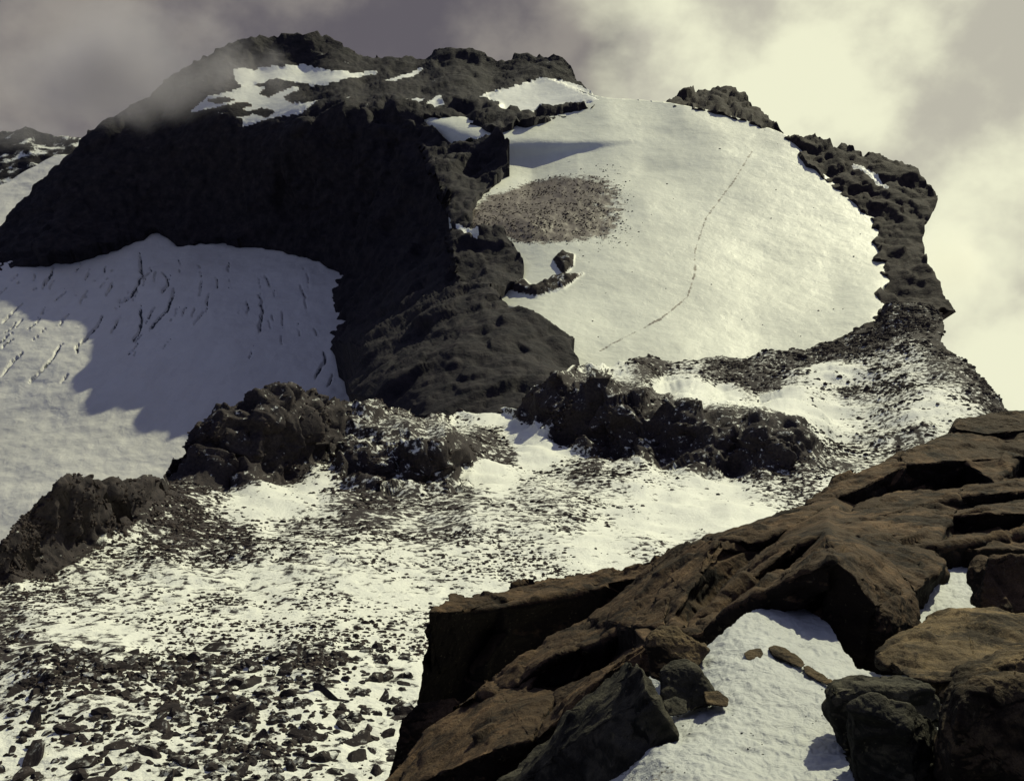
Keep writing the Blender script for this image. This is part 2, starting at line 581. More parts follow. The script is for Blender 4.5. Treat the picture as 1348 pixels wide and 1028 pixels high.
wall = RBF([
    (190, 132, 1080), (250, 84, 1120), (330, 48, 1180), (400, 44, 1200), (450, 56, 1200), (480, 74, 1190), (560, 78, 1180), (590, 62, 1180),
    (660, 76, 1150), (735, 72, 1120), (765, 108, 1080), (790, 132, 925),
    (340, 88, 1150), (400, 92, 1150), (480, 96, 1120), (550, 92, 1140), (650, 112, 1075), (740, 108, 1075),
    (350, 122, 1060), (300, 140, 1010), (400, 135, 985), (480, 112, 1080), (560, 112, 1050), (600, 128, 960), (640, 142, 928), (700, 160, 868),
    (520, 138, 905), (450, 135, 930), (400, 160, 930), (560, 155, 885), (600, 192, 825), (640, 180, 800), (668, 190, 775), (664, 218, 745), (640, 255, 700),
    (300, 168, 985), (200, 180, 1020), (130, 168, 1040), (80, 210, 1010), (30, 260, 985), (0, 300, 960), (-60, 340, 930),
    (5, 332, 915), (100, 337, 905), (200, 302, 965), (290, 314, 945), (390, 332, 910), (440, 354, 870), (440, 410, 800), (415, 437, 770), (430, 457, 740),
    (300, 240, 965), (400, 240, 925), (500, 250, 875), (520, 190, 890), (600, 270, 740), (622, 300, 640), (665, 310, 600), (690, 360, 545), (560, 330, 720), (500, 380, 745), (455, 425, 765),
    (640, 378, 490), (560, 400, 520), (700, 416, 440), (750, 455, 425), (755, 485, 400), (600, 450, 405), (530, 450, 450), (480, 456, 510), (462, 515, 440),
    (520, 500, 392), (560, 540, 345), (620, 543, 335), (690, 537, 328), (715, 505, 350), (650, 470, 390), (600, 500, 368),
], c=3)

slope_pts = [
    # open slope
    (-200, 1200, 36), (300, 1200, 37), (700, 1200, 38), (1100, 1200, 40), (1500, 1150, 45),
    (-150, 1028, 48), (0, 1028, 50), (250, 1028, 50), (500, 1028, 51), (800, 1028, 54), (1300, 1000, 60),
    (-150, 900, 67), (50, 935, 60), (60, 880, 67), (150, 860, 73), (250, 900, 67), (400, 890, 68), (420, 860, 75), (550, 900, 69),
    (-150, 800, 93), (0, 825, 85), (150, 800, 94), (350, 800, 96), (550, 800, 97), (800, 850, 83), (1200, 850, 85),
    (330, 740, 118), (550, 720, 131), (700, 740, 120), (850, 700, 142), (1000, 700, 145), (1200, 700, 150), (1450, 700, 155),
    (230, 745, 115), (330, 715, 128), (400, 700, 137), (480, 690, 145), (620, 670, 160), (720, 660, 170), (760, 685, 150),
    # left knoll
    (-60, 800, 92), (-60, 740, 100), (0, 770, 104), (60, 748, 112), (120, 718, 124), (145, 705, 129), (170, 690, 135), (200, 655, 148), (240, 660, 160),
    (5, 712, 106), (25, 688, 111), (75, 634, 119), (130, 629, 131), (205, 631, 156), (210, 680, 144), (160, 660, 136),
    # hollow with snow
    (300, 668, 165), (350, 665, 168), (420, 668, 168), (420, 632, 190), (290, 645, 178),
    # second knoll
    (215, 634, 180), (300, 642, 185), (380, 630, 195), (430, 600, 212), (440, 570, 220),
    (215, 624, 186), (245, 583, 193), (270, 546, 198), (340, 517, 207), (385, 514, 218), (460, 526, 248), (520, 536, 268), (560, 545, 290), (595, 560, 296),
    (330, 580, 193), (350, 540, 201), (400, 560, 207),
    # third hump
    (460, 560, 226), (480, 535, 238), (500, 600, 198), (540, 565, 210), (590, 566, 218), (605, 590, 208), (500, 652, 180), (560, 640, 190), (620, 640, 196), (612, 612, 214),
    (630, 572, 268), (665, 580, 272),
    # snow lane
    (620, 552, 312), (665, 546, 325), (690, 560, 296), (720, 578, 268), (690, 600, 245), (650, 622, 212), (720, 625, 212), (760, 640, 196), (850, 640, 196), (900, 655, 182), (960, 680, 158),
    (750, 618, 222), (790, 622, 218),
    # mid ridge
    (680, 548, 308), (705, 520, 302), (735, 491, 292), (790, 493, 286), (850, 511, 272), (900, 531, 263), (950, 540, 258), (1000, 546, 250), (1040, 560, 243), (1066, 582, 238),
    (740, 580, 268), (800, 602, 247), (870, 614, 236), (960, 622, 226), (1040, 622, 220), (780, 540, 270), (900, 575, 247), (980, 585, 236),
    # behind it
    (770, 486, 392), (800, 484, 400), (870, 504, 362), (950, 497, 375), (900, 474, 416), (1000, 471, 420), (1000, 500, 372), (950, 520, 345), (1080, 453, 432), (1150, 426, 446), (1168, 400, 455),
    (1000, 532, 322), (1090, 548, 300), (1080, 500, 358), (1200, 480, 360), (1160, 450, 405), (1200, 420, 430), (1130, 470, 390), (1200, 540, 290), (1240, 430, 418), (1240, 455, 385), (1280, 490, 345), (1330, 540, 300), (1450, 620, 250),
    (1100, 575, 270), (1180, 570, 268), (1260, 555, 275), (1100, 622, 222), (1160, 592, 248), (1000, 645, 195), (1080, 655, 188), (1050, 620, 218),
]
slope = RBF(slope_pts, c=3)

# ---- lower glacier (left, in the valley)
CREV = [[(184, 334), (187, 363), (174, 389), (160, 400)], [(215, 356), (222, 374), (213, 389)], [(230, 378), (222, 404), (193, 434)], [(237, 337), (236, 363)],
        [(185, 400), (185, 426), (174, 450)], [(135, 415), (126, 432), (104, 452), (100, 467)], [(178, 460), (177, 469)], [(115, 382), (100, 412)], [(89, 382), (70, 400)],
        [(74, 345), (61, 378)], [(48, 358), (42, 372)], [(276, 386), (271, 408), (254, 430)], [(256, 404), (252, 423)], [(341, 386), (346, 408), (341, 441)], [(349, 358), (357, 378)],
        [(371, 404), (373, 430)], [(300, 345), (302, 363)], [(30, 397), (4, 426)], [(56, 419), (35, 439)], [(30, 463), (2, 495)], [(82, 452), (67, 475), (48, 493), (37, 504)], [(93, 490), (80, 504)],
        [(427, 460), (427, 478), (412, 499)], [(438, 493), (430, 512)], [(412, 426), (421, 449)], [(160, 415), (145, 441)], [(205, 400), (190, 424)], [(150, 372), (140, 392)], [(245, 402), (236, 424)],
        [(262, 345), (266, 372), (262, 392)], [(120, 352), (112, 368)], [(140, 346), (136, 362)], [(325, 392), (326, 418)], [(206, 352), (204, 372)], [(16, 440), (-14, 466)], [(118, 440), (108, 452)], [(285, 362), (286, 384)], [(396, 372), (404, 396)]]
CW = np.random.default_rng(4).uniform(.5, 1.25, len(CREV)); CW[[0, 1, 2, 4, 5, 13, 19, 20, 22, 23]] += .7
CW *= .72
for _ in range(46):
    a_ = np.array((random.uniform(0, 410), random.uniform(345, 455))); t_ = math.radians(np.interp(a_[0], [0, 200, 330, 420], [130, 112, 92, 75]) + random.uniform(-8, 8)); l_ = random.uniform(10, 34)
    CREV.append([tuple(a_), (a_[0] + l_ * math.cos(t_), a_[1] + l_ * .8 * math.sin(t_))]); CW = np.append(CW, random.uniform(.25, .5))
def streaks(P, u, v):
    """open crevasses following the flow of the ice"""
    n = fbm(P, 14., 3, .6); m = fbm(P, 26., 2, .5)
    out = np.zeros(len(u))
    for pl, w in zip(CREV, CW):
        lo = np.min(pl, 0) - 8; hi = np.max(pl, 0) + 8
        k = np.nonzero((u > lo[0]) & (u < hi[0]) & (v > lo[1]) & (v < hi[1]))[0]
        if not len(k): continue
        q, d = nearest_on(u[k] + n[k] * 5, v[k] + m[k] * 3, [*pl, *pl[::-1]])
        e = np.minimum(np.hypot(*(q - pl[0]).T), np.hypot(*(q - pl[-1]).T))
        ww = w * smooth(-2, 10, e) * (1 + .9 * n[k])
        out[k] = np.maximum(out[k], 1 - smooth(.5, 1.5, d / np.maximum(ww, .05)))
    return out

low_poly = [(-260, 760), (-260, 330), (-150, 300), (-40, 262), (10, 240), (70, 205), (130, 200), (500, 270), (560, 420), (560, 570), (300, 700), (60, 760)]
_c = {}
def low_disp(P, Y, u, v):
    return fbm(P, 60, 4, .5) * 4.0 - streaks(P, u, v) * 4 + fbm(P, 9, 3, .5) * .5
def low_rock(P, u, v, N):
    s = streaks(P, u, v)
    return np.clip(.12 + .85 * s, 0, 1)
sheet(low_poly, low, 1.5, low_disp, [('lower_glacier', M_low, ALL)], low_rock, skirt=40)
tag(bpy.data.objects['lower_glacier'], 'crevassed glacier in the shade below the black rock wall', kind='structure')

far_r = RBF([(-60, 180, 1300), (40, 170, 1300), (110, 186, 1290), (110, 240, 1180), (-60, 290, 1120), (20, 230, 1200)], c=10)
res, _ = sheet(jag([(-90, 190), (10, 173), (40, 170), (70, 178), (112, 186), (125, 235), (60, 245), (0, 280), (-90, 310)], 1.2, 8), far_r, 2.5, lambda P, Y, u, v: fbm(P, 50, 5, .55, ridged=True) * 9, [('far_ridge', M_wall, ALL)],
    lambda P, u, v, N: .75 + .6 * fbm(P * [1, 1, 4], 90, 3, .5) - .25 * smooth(195, 240, v), skirt=60)
tag(res[0], 'dim far ridge fading into cloud at the left edge', kind='structure')

# ---- outlines of the two rock masses round the upper glacier
wall_poly = jag([(-60, 360), (-60, 310), (0, 297), (14, 280), (30, 258), (55, 232), (80, 210), (105, 188), (130, 167), (160, 148), (190, 130), (215, 105), (250, 82), (290, 62), (330, 49), (385, 45), (430, 46), (450, 55), (470, 73), (515, 76), (560, 78),
    (572, 66), (590, 62), (625, 68), (660, 77), (690, 70), (735, 72), (750, 85), (765, 108), (772, 116), (792, 131), (780, 141), (740, 153), (705, 164), (668, 169), (640, 168), (612, 160), (590, 153), (548, 150), (570, 166), (596, 190),
    (612, 182), (640, 178), (660, 181), (669, 193), (668, 215), (652, 240), (622, 275), (622, 298), (662, 303), (680, 330), (690, 350), (690, 370), (640, 375), (660, 395), (700, 413), (735, 438), (752, 452), (745, 463), (764, 486), (722, 500),
    (692, 540), (620, 548), (560, 546), (470, 524), (459, 512), (470, 470), (481, 455), (432, 456), (413, 436), (440, 410), (440, 372), (441, 350), (390, 330), (330, 318), (290, 310), (255, 318), (232, 322), (222, 312), (205, 297), (180, 310), (100, 335), (30, 345)], 1.5, 3)
crest_poly = jag([(874, 136), (890, 126), (915, 115), (928, 113), (955, 114), (980, 125), (1005, 150), (1035, 178), (1065, 182), (1080, 186), (1104, 194), (1108, 187), (1125, 196), (1140, 203), (1165, 208), (1187, 211), (1202, 222), (1216, 236), (1234, 256), (1232, 272), (1220, 292), (1214, 312), (1221, 346), (1243, 384), (1259, 408), (1238, 403), (1233, 412), (1243, 430), (1238, 450), (1262, 470),
    (1220, 480), (1120, 478), (1060, 474), (1085, 456), (1120, 440), (1145, 428), (1163, 402), (1154, 385), (1172, 362), (1160, 356), (1172, 345), (1150, 341), (1162, 330), (1150, 318), (1158, 305), (1148, 300), (1152, 290), (1136, 280), (1128, 268), (1105, 256), (1093, 241), (1060, 214), (1045, 193), (1034, 181), (990, 161), (950, 149), (905, 141)], 1.2, 9)
# ---- upper glacier
track = [(990, 200), (965, 240), (930, 285), (915, 330), (915, 360), (905, 390), (870, 420), (830, 440), (790, 460)]
deb_poly = [(596, 300), (605, 280), (640, 258), (690, 240), (740, 231), (785, 231), (815, 245), (822, 275), (815, 305), (770, 318), (720, 322), (690, 320), (655, 308), (625, 312)]
nun_poly = [(728, 342), (740, 332), (756, 337), (754, 352), (742, 364), (733, 352)]
bar_poly = [(640, 374), (690, 368), (700, 378), (730, 366), (768, 361), (742, 380), (706, 392), (690, 388), (655, 380)]
band_poly = [(652, 147), (700, 150), (750, 143), (790, 130), (800, 128), (785, 140), (740, 153), (700, 163), (670, 166), (640, 160)]

def glac_rock(P, u, v, N):
    d = signed(u, v, deb_poly)
    n = fbm(P, 30, 4, .6)
    r = .20 + .05 * n + smooth(-8, 12, d + 5 * n) * .50 * (1 - .66 * smooth(735, 815, u + 40 * n))
    r += smooth(-40, 5, d) * .17 * smooth(700, 800, u)
    q = nearest_on(u, v, [*track, *track[::-1]])[1]
    r += .325 * smooth(3.0, .6, q + 1.2 * n)
    for pl in (nun_poly, bar_poly):
        r += smooth(-2, 2, signed(u, v, pl) + n * 2) * .5
    return np.clip(r, 0, 1)
def glac_disp(P, Y, u, v):
    d = smooth(-6, 14, signed(u, v, deb_poly))
    e = np.maximum(smooth(-2, 6, signed(u, v, nun_poly)), smooth(-2, 5, signed(u, v, bar_poly)))
    return fbm(P, 90, 3, .5) * 2.2 + fbm(P, 12, 4, .5) * .35 + d * fbm(P, 8, 4, .6) * 1.4 + e * (3.5 + fbm(P, 6, 3, .6) * 3)
glac_poly = [(500, 140), (560, 140), (640, 128), (690, 100), (715, 98), (770, 122), (800, 129), (830, 131), (880, 136), (950, 146), (990, 157), (1035, 178), (1080, 195), (1130, 225), (1190, 280), (1200, 330), (1190, 400), (1200, 440),
             (1100, 475), (900, 500), (740, 510), (690, 440), (600, 400), (590, 280), (560, 200)]
def glac_under(u, v):
    d = np.maximum(signed(u, v, wall_poly), signed(u, v, crest_poly))
    return glac(u, v) * (1 + .16 * smooth(2, 30, d))
def gsplit(poly, amp=2.0, wl=10):
    return lambda u, v, P: signed(u, v, poly) + fbm(P, wl, 3, .6) * amp > 0
_, GL = sheet(glac_poly, glac_under, 1.7, glac_disp, [
    ('rock_patch', M_crest, gsplit(nun_poly)), ('rock_bar', M_crest, gsplit(bar_poly)),
    ('glacier', M_glac, ALL)], glac_rock, skirt=60)
tag(bpy.data.objects['glacier'], 'bright sunlit upper glacier dome with a faint foot track', kind='structure')
tag(bpy.data.objects['rock_patch'], 'small dark rock island in the upper glacier', kind='structure')
tag(bpy.data.objects['rock_bar'], 'low dark rock bar at the left edge of the upper glacier', kind='structure')

# ---- the dark rock massif
s1 = [(308, 92), (318, 89), (335, 93), (400, 86), (440, 96), (470, 97), (495, 96), (440, 107), (410, 110), (370, 106), (345, 108), (318, 112), (312, 104)]
s2 = [(252, 147), (275, 128), (300, 122), (330, 113), (352, 117), (375, 112), (392, 116), (385, 128), (398, 136), (415, 131), (395, 147), (345, 157), (320, 166), (322, 156), (288, 149), (300, 140), (270, 144)]
s3 = [(508, 107), (530, 98), (556, 91), (540, 100), (522, 106)]
s4 = [(632, 128), (645, 122), (690, 112), (712, 104), (730, 104), (752, 109), (772, 117), (792, 130), (770, 133), (740, 141), (700, 148), (655, 147), (662, 139), (652, 132)]
s5 = [(563, 139), (575, 128), (580, 126), (578, 134), (584, 138), (570, 141)]
s6 = [(536, 129), (558, 130), (556, 133), (540, 132)]
s7 = [(600, 295), (612, 300), (630, 312), (628, 318), (614, 310)]
holes = [[(278, 143), (300, 137), (334, 150), (305, 156)], [(340, 124), (362, 106), (392, 111), (352, 128)], [(324, 147), (345, 141), (366, 146), (350, 154)], [(272, 132), (296, 127), (310, 131), (285, 137)], [(300, 139), (318, 133), (334, 138), (312, 145)], [(372, 128), (392, 118), (420, 122), (402, 134), (385, 136)]]
patches = [s1, s2, s3, s4, s5, s6, s7]
def patch_sd(u, v):
    return np.max([signed(u, v, p) for p in patches], axis=0)
hump_line = [(690, 545), (740, 500), (770, 480), (740, 430), (640, 372), (560, 392), (500, 430), (430, 470), (430, 560), (600, 570)]
def wall_depth(u, v):
    y = wall(u, v)
    g = glac(u, v)
    inside = inpoly(u, v, glac_poly)
    return np.where(inside, np.minimum(y, g * .992), y)
def wall_disp(P, Y, u, v):
    k = np.clip(Y / 900, .35, 1.2)
    sm = smooth(-3, 5, patch_sd(u, v))
    edge = smooth(0, 12, signed(u, v, glac_poly) * 0 + 12)
    far = 1 - .68 * smooth(880, 1030, Y)
    n = (facet(P, 46, 1., aniso=(1, 1, 1.7)) * 9 + facet(P, 15, 2., aniso=(1, 1, 1.5)) * 4.5 + facet(P, 5.5, 3.) * 1.6 + fbm(P, 70, 4, .5) * 8) * far + fbm(P, 9, 4, .6) * 1.5
    return n * k * (1 - .88 * sm) - sm * .5
def patch_fn(p, hs=()):
    def fn(u, v, P):
        n = fbm(P, 12, 4, .6) * 2.2
        m = signed(u, v, p) + n > 0
        for h in hs:
            m &= ~(signed(u, v, h) + n > 0)
        return m
    return fn
def wall_rock(P, u, v, N):
    h = np.max([signed(u, v, q) for q in holes], axis=0) + fbm(P, 12, 4, .6) * 2.2
    streak = smooth(.10, .30, fbm(P * [1, 1, 3.2], 30, 4, .6) - .10 * smooth(140, 175, v)) * smooth(190, 130, v) * .33
    return np.where((patch_sd(u, v) > -1.5) & (h < 0), .15, 1.08 - streak)
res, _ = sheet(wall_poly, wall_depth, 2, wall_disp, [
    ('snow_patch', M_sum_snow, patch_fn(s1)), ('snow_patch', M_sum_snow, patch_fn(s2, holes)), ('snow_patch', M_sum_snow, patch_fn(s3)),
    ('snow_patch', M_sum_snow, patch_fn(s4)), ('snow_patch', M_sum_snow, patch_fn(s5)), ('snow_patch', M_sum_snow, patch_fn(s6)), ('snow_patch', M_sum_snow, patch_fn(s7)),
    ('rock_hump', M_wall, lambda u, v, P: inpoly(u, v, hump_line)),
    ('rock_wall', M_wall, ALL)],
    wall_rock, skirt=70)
pl = ['grey shaded snow shelf under the far summit knob', 'bright broken snow patch with rock islands on the far left shoulder', 'thin snow sliver running up toward the notch between the far summits',
      'bright snow apron under the flat topped far summit block', 'tiny snow fleck on the bare rocks between the summits', 'thin short snow streak beside the tiny fleck', 'small snow streak at the edge of the black wall']
for o, l in zip(res[:7], pl):
    if o: tag(o, l, kind='structure')
if res[7]: tag(res[7], 'rounded dark rock hump rising from the saddle', kind='structure')
tag(res[8], 'black shaded rock wall and summit ridge below the clouds', kind='structure')

# ---- right hand crest
crest = RBF([
    (878, 136, 900), (915, 114, 960), (955, 113, 950), (980, 125, 930), (1005, 150, 860), (1035, 180, 788),
    (950, 148, 862), (990, 159, 830), (1045, 192, 765), (1060, 215, 720), (1095, 240, 680), (1130, 265, 645), (1150, 290, 612), (1155, 320, 578), (1165, 355, 530), (1165, 400, 475), (1150, 428, 448),
    (1065, 183, 775), (1108, 190, 745), (1140, 203, 725), (1185, 212, 705), (1215, 235, 665), (1240, 262, 630), (1268, 290, 610),
    (1120, 222, 692), (1170, 250, 650), (1190, 290, 600), (1195, 340, 540), (1200, 390, 475), (1205, 430, 430),
    (1215, 300, 585), (1218, 345, 525), (1240, 385, 475), (1258, 408, 462), (1240, 430, 424), (1238, 450, 392), (1180, 455, 395), (1120, 462, 415), (1060, 468, 424), (1260, 470, 372), (1200, 470, 375),
], c=3)
def crest_depth(u, v):
    y = crest(u, v); g = glac(u, v)
    return np.where(inpoly(u, v, glac_poly), np.minimum(y, g * .996), y)
def crest_disp(P, Y, u, v):
    k = np.clip(Y / 600, .5, 1.4)
    return (facet(P, 26, 5., aniso=(1, 1.4, 1)) * 3.9 + facet(P, 10, 6., aniso=(1, 1.3, 1)) * 2.3 + facet(P, 3.5, 7.) * .6 + fbm(P, 7, 4, .6) * 1.0) * k
csn = [(1124, 217), (1135, 222), (1155, 236), (1168, 247), (1155, 240), (1138, 228)]
res, _ = sheet(crest_poly, crest_depth, 1.8, crest_disp, [('snow_streak', M_sum_snow, patch_fn(csn)), ('rock_crest', M_crest, ALL)],
      lambda P, u, v, N: np.where(signed(u, v, csn) > -2, .1, 1.05 + .3 * fbm(P, 18, 3, .5)), skirt=14, sk_dir=(-.2, .8, -.7))
if res[0]: tag(res[0], 'thin bright snow streak on the right crest', kind='structure')
tag(res[1], 'jagged dark rock crest along the right edge of the glacier', kind='structure')
# ---- near slope: scree, snow and knolls
knollA = [(-80, 800), (-60, 735), (5, 705), (25, 680), (75, 625), (210, 622), (215, 645), (175, 695), (140, 715), (60, 755), (0, 775)]
knollB = [(205, 636), (215, 615), (265, 535), (340, 505), (385, 500), (465, 518), (455, 560), (440, 600), (385, 638), (300, 648)]
knollC = [(465, 518), (520, 530), (560, 540), (595, 556), (615, 600), (620, 645), (560, 655), (500, 660), (455, 640), (440, 605), (455, 560)]
knollD = [(668, 548), (705, 512), (733, 484), (795, 486), (855, 505), (905, 526), (1005, 540), (1045, 555), (1070, 582), (1060, 610), (1040, 625), (960, 628), (870, 618), (800, 606), (740, 586), (690, 556)]
# how bare the ground is: (u, v, rock)
rp = np.array([
    (0, 1028, .44), (200, 1000, .44), (400, 1000, .42), (520, 980, .42), (60, 890, .56), (130, 880, .60), (200, 900, .50), (300, 960, .48), (410, 880, .60), (300, 880, .5), (500, 900, .42), (60, 990, .40), (380, 940, .38),
    (0, 830, .75), (80, 810, .45), (200, 830, .42), (350, 830, .38), (480, 850, .38), (100, 770, .55), (250, 760, .50), (350, 770, .42), (500, 780, .38), (620, 760, .42), (500, 730, .45), (650, 700, .50), (720, 720, .40), (780, 720, .25), (800, 740, .28),
    (230, 700, .80), (300, 700, .72), (400, 690, .66), (480, 670, .8), (380, 730, .55), (450, 720, .5), (220, 660, .85), (160, 720, .5),
    (330, 665, .22), (390, 660, .25), (420, 630, .28), (300, 650, .6), (420, 600, .6), (440, 560, .65), (430, 535, .8), (470, 620, .85),
    (560, 690, .62), (600, 660, .68), (700, 670, .62), (740, 670, .6), (660, 730, .45), (850, 690, .22), (900, 690, .15), (950, 690, .15), (1000, 680, .2), (850, 715, .55), (920, 710, .6),
    (650, 548, .2), (690, 565, .1), (720, 580, .1), (700, 600, .12), (650, 620, .12), (640, 570, .82), (620, 590, .85), (665, 600, .8), (720, 622, .5), (770, 620, .75), (800, 630, .55), (880, 635, .40), (900, 655, .2), (960, 650, .3), (850, 660, .35),
    (600, 545, .35), (560, 550, .75), (500, 545, .75),
    (880, 508, .15), (950, 520, .12), (1030, 530, .15), (1090, 545, .2), (960, 492, .85), (1000, 505, .85), (860, 485, .9), (1060, 475, .85), (1100, 462, .85), (1150, 450, .85), (1085, 490, .25), (1110, 494, .3), (1120, 510, .72), (1180, 520, .62), (1200, 480, .5), (1170, 475, .6), (1240, 440, .95), (1240, 480, .8), (1290, 510, .8), (1330, 545, .9), (1220, 540, .35), (1250, 540, .35), (1120, 550, .42), (1080, 570, .38), (1150, 570, .6), (1200, 575, .7), (1120, 590, .55), (1050, 600, .85), (1100, 610, .7), (1060, 640, .65), (1020, 650, .55), (1100, 640, .35),
    (1200, 700, .5), (1400, 700, .5), (900, 900, .45), (1300, 1100, .5), (-150, 900, .5), (-150, 1100, .5), (770, 485, .4), (800, 488, .25),
])
def rock_paint(u, v):
    out = np.zeros(len(u))
    for i in range(0, len(u), 40000):
        a, b = u[i:i + 40000], v[i:i + 40000]
        d = (a[:, None] - rp[None, :, 0]) ** 2 + (1.6 * (b[:, None] - rp[None, :, 1])) ** 2
        w = 1 / (d + 60) ** 1.8
        out[i:i + 40000] = (w * rp[None, :, 2]).sum(1) / w.sum(1)
    return out
def knoll_mask(u, v):
    m = np.zeros(len(u))
    for p in (knollA, knollB, knollC, knollD):
        m = np.maximum(m, smooth(-6, 8, signed(u, v, p)))
    return m
face_pts = [(knollA, .90), (knollB, .88), (knollC, .64), (knollD, .84)]
def slope_rock(P, u, v, N):
    r = rock_paint(u, v)
    for p, val in face_pts:
        m = smooth(-5, 8, signed(u, v, p) + fbm(P, 9, 3, .6) * 10)
        r = r * (1 - m) + np.maximum(r, val) * m
    return r
def slope_disp(P, Y, u, v):
    r = rock_paint(u, v); k = knoll_mask(u, v)
    near = np.clip(Y / 120, .45, 2.2)
    rough = smooth(.12, .8, r)
    hum = fbm(P, 34, 3, .5) * 2.0 * smooth(90, 150, Y) + fbm(P, 13, 4, .5) * 1.1
    big = facet(P, 15, 10., aniso=(1, 1, 1.5)) * 2.1
    fit = lambda w: smooth(1.5, 5.0, w / SPACING)
    blocks = facet(P, 3.4, 8., sharp=16) * .75 * fit(3.4) + facet(P, 1.5, 9., sharp=16) * .36 * fit(1.5)
    big = big * fit(9) + facet(P, 6.5, 11., aniso=(1, 1, 1.3)) * 1.5 * fit(6.5) + facet(P, 2.6, 12.) * .6 * fit(2.6)
    return near * (hum + rough * blocks + k * big) + fbm(P, 1.6, 3, .6) * .25 * np.clip(Y / 60, .6, 1.5) * rough * fit(1.2)
slope_poly = jag([(-260, 1200), (-260, 800), (-60, 735), (5, 712), (20, 690), (45, 662), (72, 636), (84, 629), (100, 628), (112, 634), (150, 632), (207, 632), (225, 610), (243, 584), (256, 562), (272, 546), (300, 528), (338, 518), (350, 514), (385, 515), (430, 520), (460, 527), (490, 530), (520, 536), (558, 545),
    (600, 545), (640, 540), (672, 538), (690, 536), (700, 515), (725, 492), (760, 482), (790, 480), (850, 473), (900, 470), (1000, 468), (1060, 462), (1100, 448), (1148, 424), (1166, 400), (1200, 398), (1238, 412), (1243, 430), (1236, 448), (1250, 460), (1275, 480), (1300, 508), (1330, 540), (1500, 660), (1500, 1200)], 1.1, 21)
SPARTS = [('rocky_knoll', M_slope, lambda u, v, P: inpoly(u, v, knollA)), ('rocky_knoll', M_slope, lambda u, v, P: inpoly(u, v, knollB)),
          ('rocky_knoll', M_slope, lambda u, v, P: inpoly(u, v, knollC)), ('rocky_knoll', M_slope, lambda u, v, P: inpoly(u, v, knollD)),
          ('snow_slope', M_slope, ALL)]
res, SL = sheet(slope_poly, slope, 1.8, slope_disp, SPARTS, slope_rock, skirt=60)
kl = ['blocky dark knoll at the left edge of the photo above the lower glacier', 'broad dark knoll with a steep shaded face in front of the shaded glacier', 'jagged broken hump beside the snow lane', 'long dark rock ridge in front of the bright glacier']
for o, l in zip(res[:4], kl):
    tag(o, l, kind='structure')
tag(res[4], 'snow dusted scree slope falling away to the saddle', kind='structure')

# ---- the summit the photographer stands on, behind and beside the camera
gx = np.concatenate([-np.geomspace(600, .6, 40), [0], np.geomspace(.6, 600, 40)])
gy = np.concatenate([[1.5], 1.2 - np.geomspace(.5, 600, 50)])
GX, GY = np.meshgrid(gx, gy)
rr_ = np.hypot(GX, GY - 1.2)
GP = np.stack([GX, GY, -1.75 - np.maximum(rr_ - 9, 0) * .62 - np.maximum(rr_ - 3, 0) * .08], -1).reshape(-1, 3)
GP[:, 2] += fbm(GP, 3, 4, .5) * np.clip(rr_.ravel() * .12, .05, 3)
GP = np.concatenate([GP, GP[:len(gx)] + [0, .3, -6 - 0]])
w_ = len(gx)
ii = (np.arange(len(gy) - 1)[:, None] * w_ + np.arange(w_ - 1)[None]).ravel()
GQ = np.stack([ii, ii + w_, ii + w_ + 1, ii + 1], -1)
jj = np.arange(w_ - 1); k0 = len(gy) * w_
GQ = np.concatenate([GQ, np.stack([jj + 1, jj + k0 + 1, jj + k0, jj], -1)[:, ::-1]])
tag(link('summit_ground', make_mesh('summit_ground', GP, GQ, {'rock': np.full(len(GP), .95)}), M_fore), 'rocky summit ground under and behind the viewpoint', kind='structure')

# ================================================================== FOREGROUND ROCKS
def saw(P, wl, ang, dip, seed, warp=.55, fr=.76):
    """broken beds: long slabs tilting up toward a short steep edge"""
    ca, sa = math.cos(ang), math.sin(ang)
    w = fbm(P, wl * 2.2, 3, .5, off=seed) * warp * wl * 2 + fbm(P, wl * .5, 3, .55, off=seed + 4) * wl * .22
    q = (P[:, 0] * ca + P[:, 1] * sa + P[:, 2] * dip + w) / wl
    f = q - np.floor(q)
    h = .55 + .9 * gnoise(np.stack([np.floor(q) * 7.3, (P[:, 0] * sa - P[:, 1] * ca) / wl * .5, np.floor(q) * 1.7 + seed], -1))
    return np.where(f < fr, f / fr, (1 - f) / (1 - fr)) * h.clip(0, 1.3)
def fore_disp(amp, wl, seed=0.0, steps=1.0, crag=0.0):
    def fn(P, Y, u, v):
        up = smooth(1040, 1150, u) * smooth(830, 720, v) * crag
        Q = np.stack([P[:, 0] * .72 - P[:, 1] * .69, P[:, 0] * .69 + P[:, 1] * .72, P[:, 2] + .35 * P[:, 0]], -1)   # along and across the beds
        Q = Q + fbm(P, wl * 1.2, 3, .5, off=seed)[:, None] * wl * .25
        fit = lambda w: smooth(2.0, 6.0, w / SPACING)      # leave out relief the mesh cannot carry where it runs edge-on
        d = facet(Q, wl, seed, aniso=(.6, 1.5, .8)) * 1.5 * fit(wl * .7) + facet(Q, wl * .42, seed + 2, aniso=(.65, 1.4, .8)) * .85 * (1 + .5 * up) * fit(wl * .32)
        d += facet(Q, wl * .17, seed + 4, aniso=(.7, 1.3, .9)) * .36 * fit(wl * .14) + facet(P, wl * .07, seed + 6) * .13 * fit(wl * .06)
        d += steps * .8 * saw(P, wl * .8, -.75, -.3, seed) * (1 - .6 * up) * fit(wl * .3)
        if crag:
            d += up * (1.3 * saw(P, wl * .75, -1.35, .3, seed + 9, .6, .55)) * fit(wl * .3)
        d += .5 * fbm(P, wl * 1.3, 4, .5, off=seed) * fit(wl * .5) + .10 * fbm(P, wl * .05, 3, .6, off=seed) * fit(wl * .05)
        return amp * d
    return fn

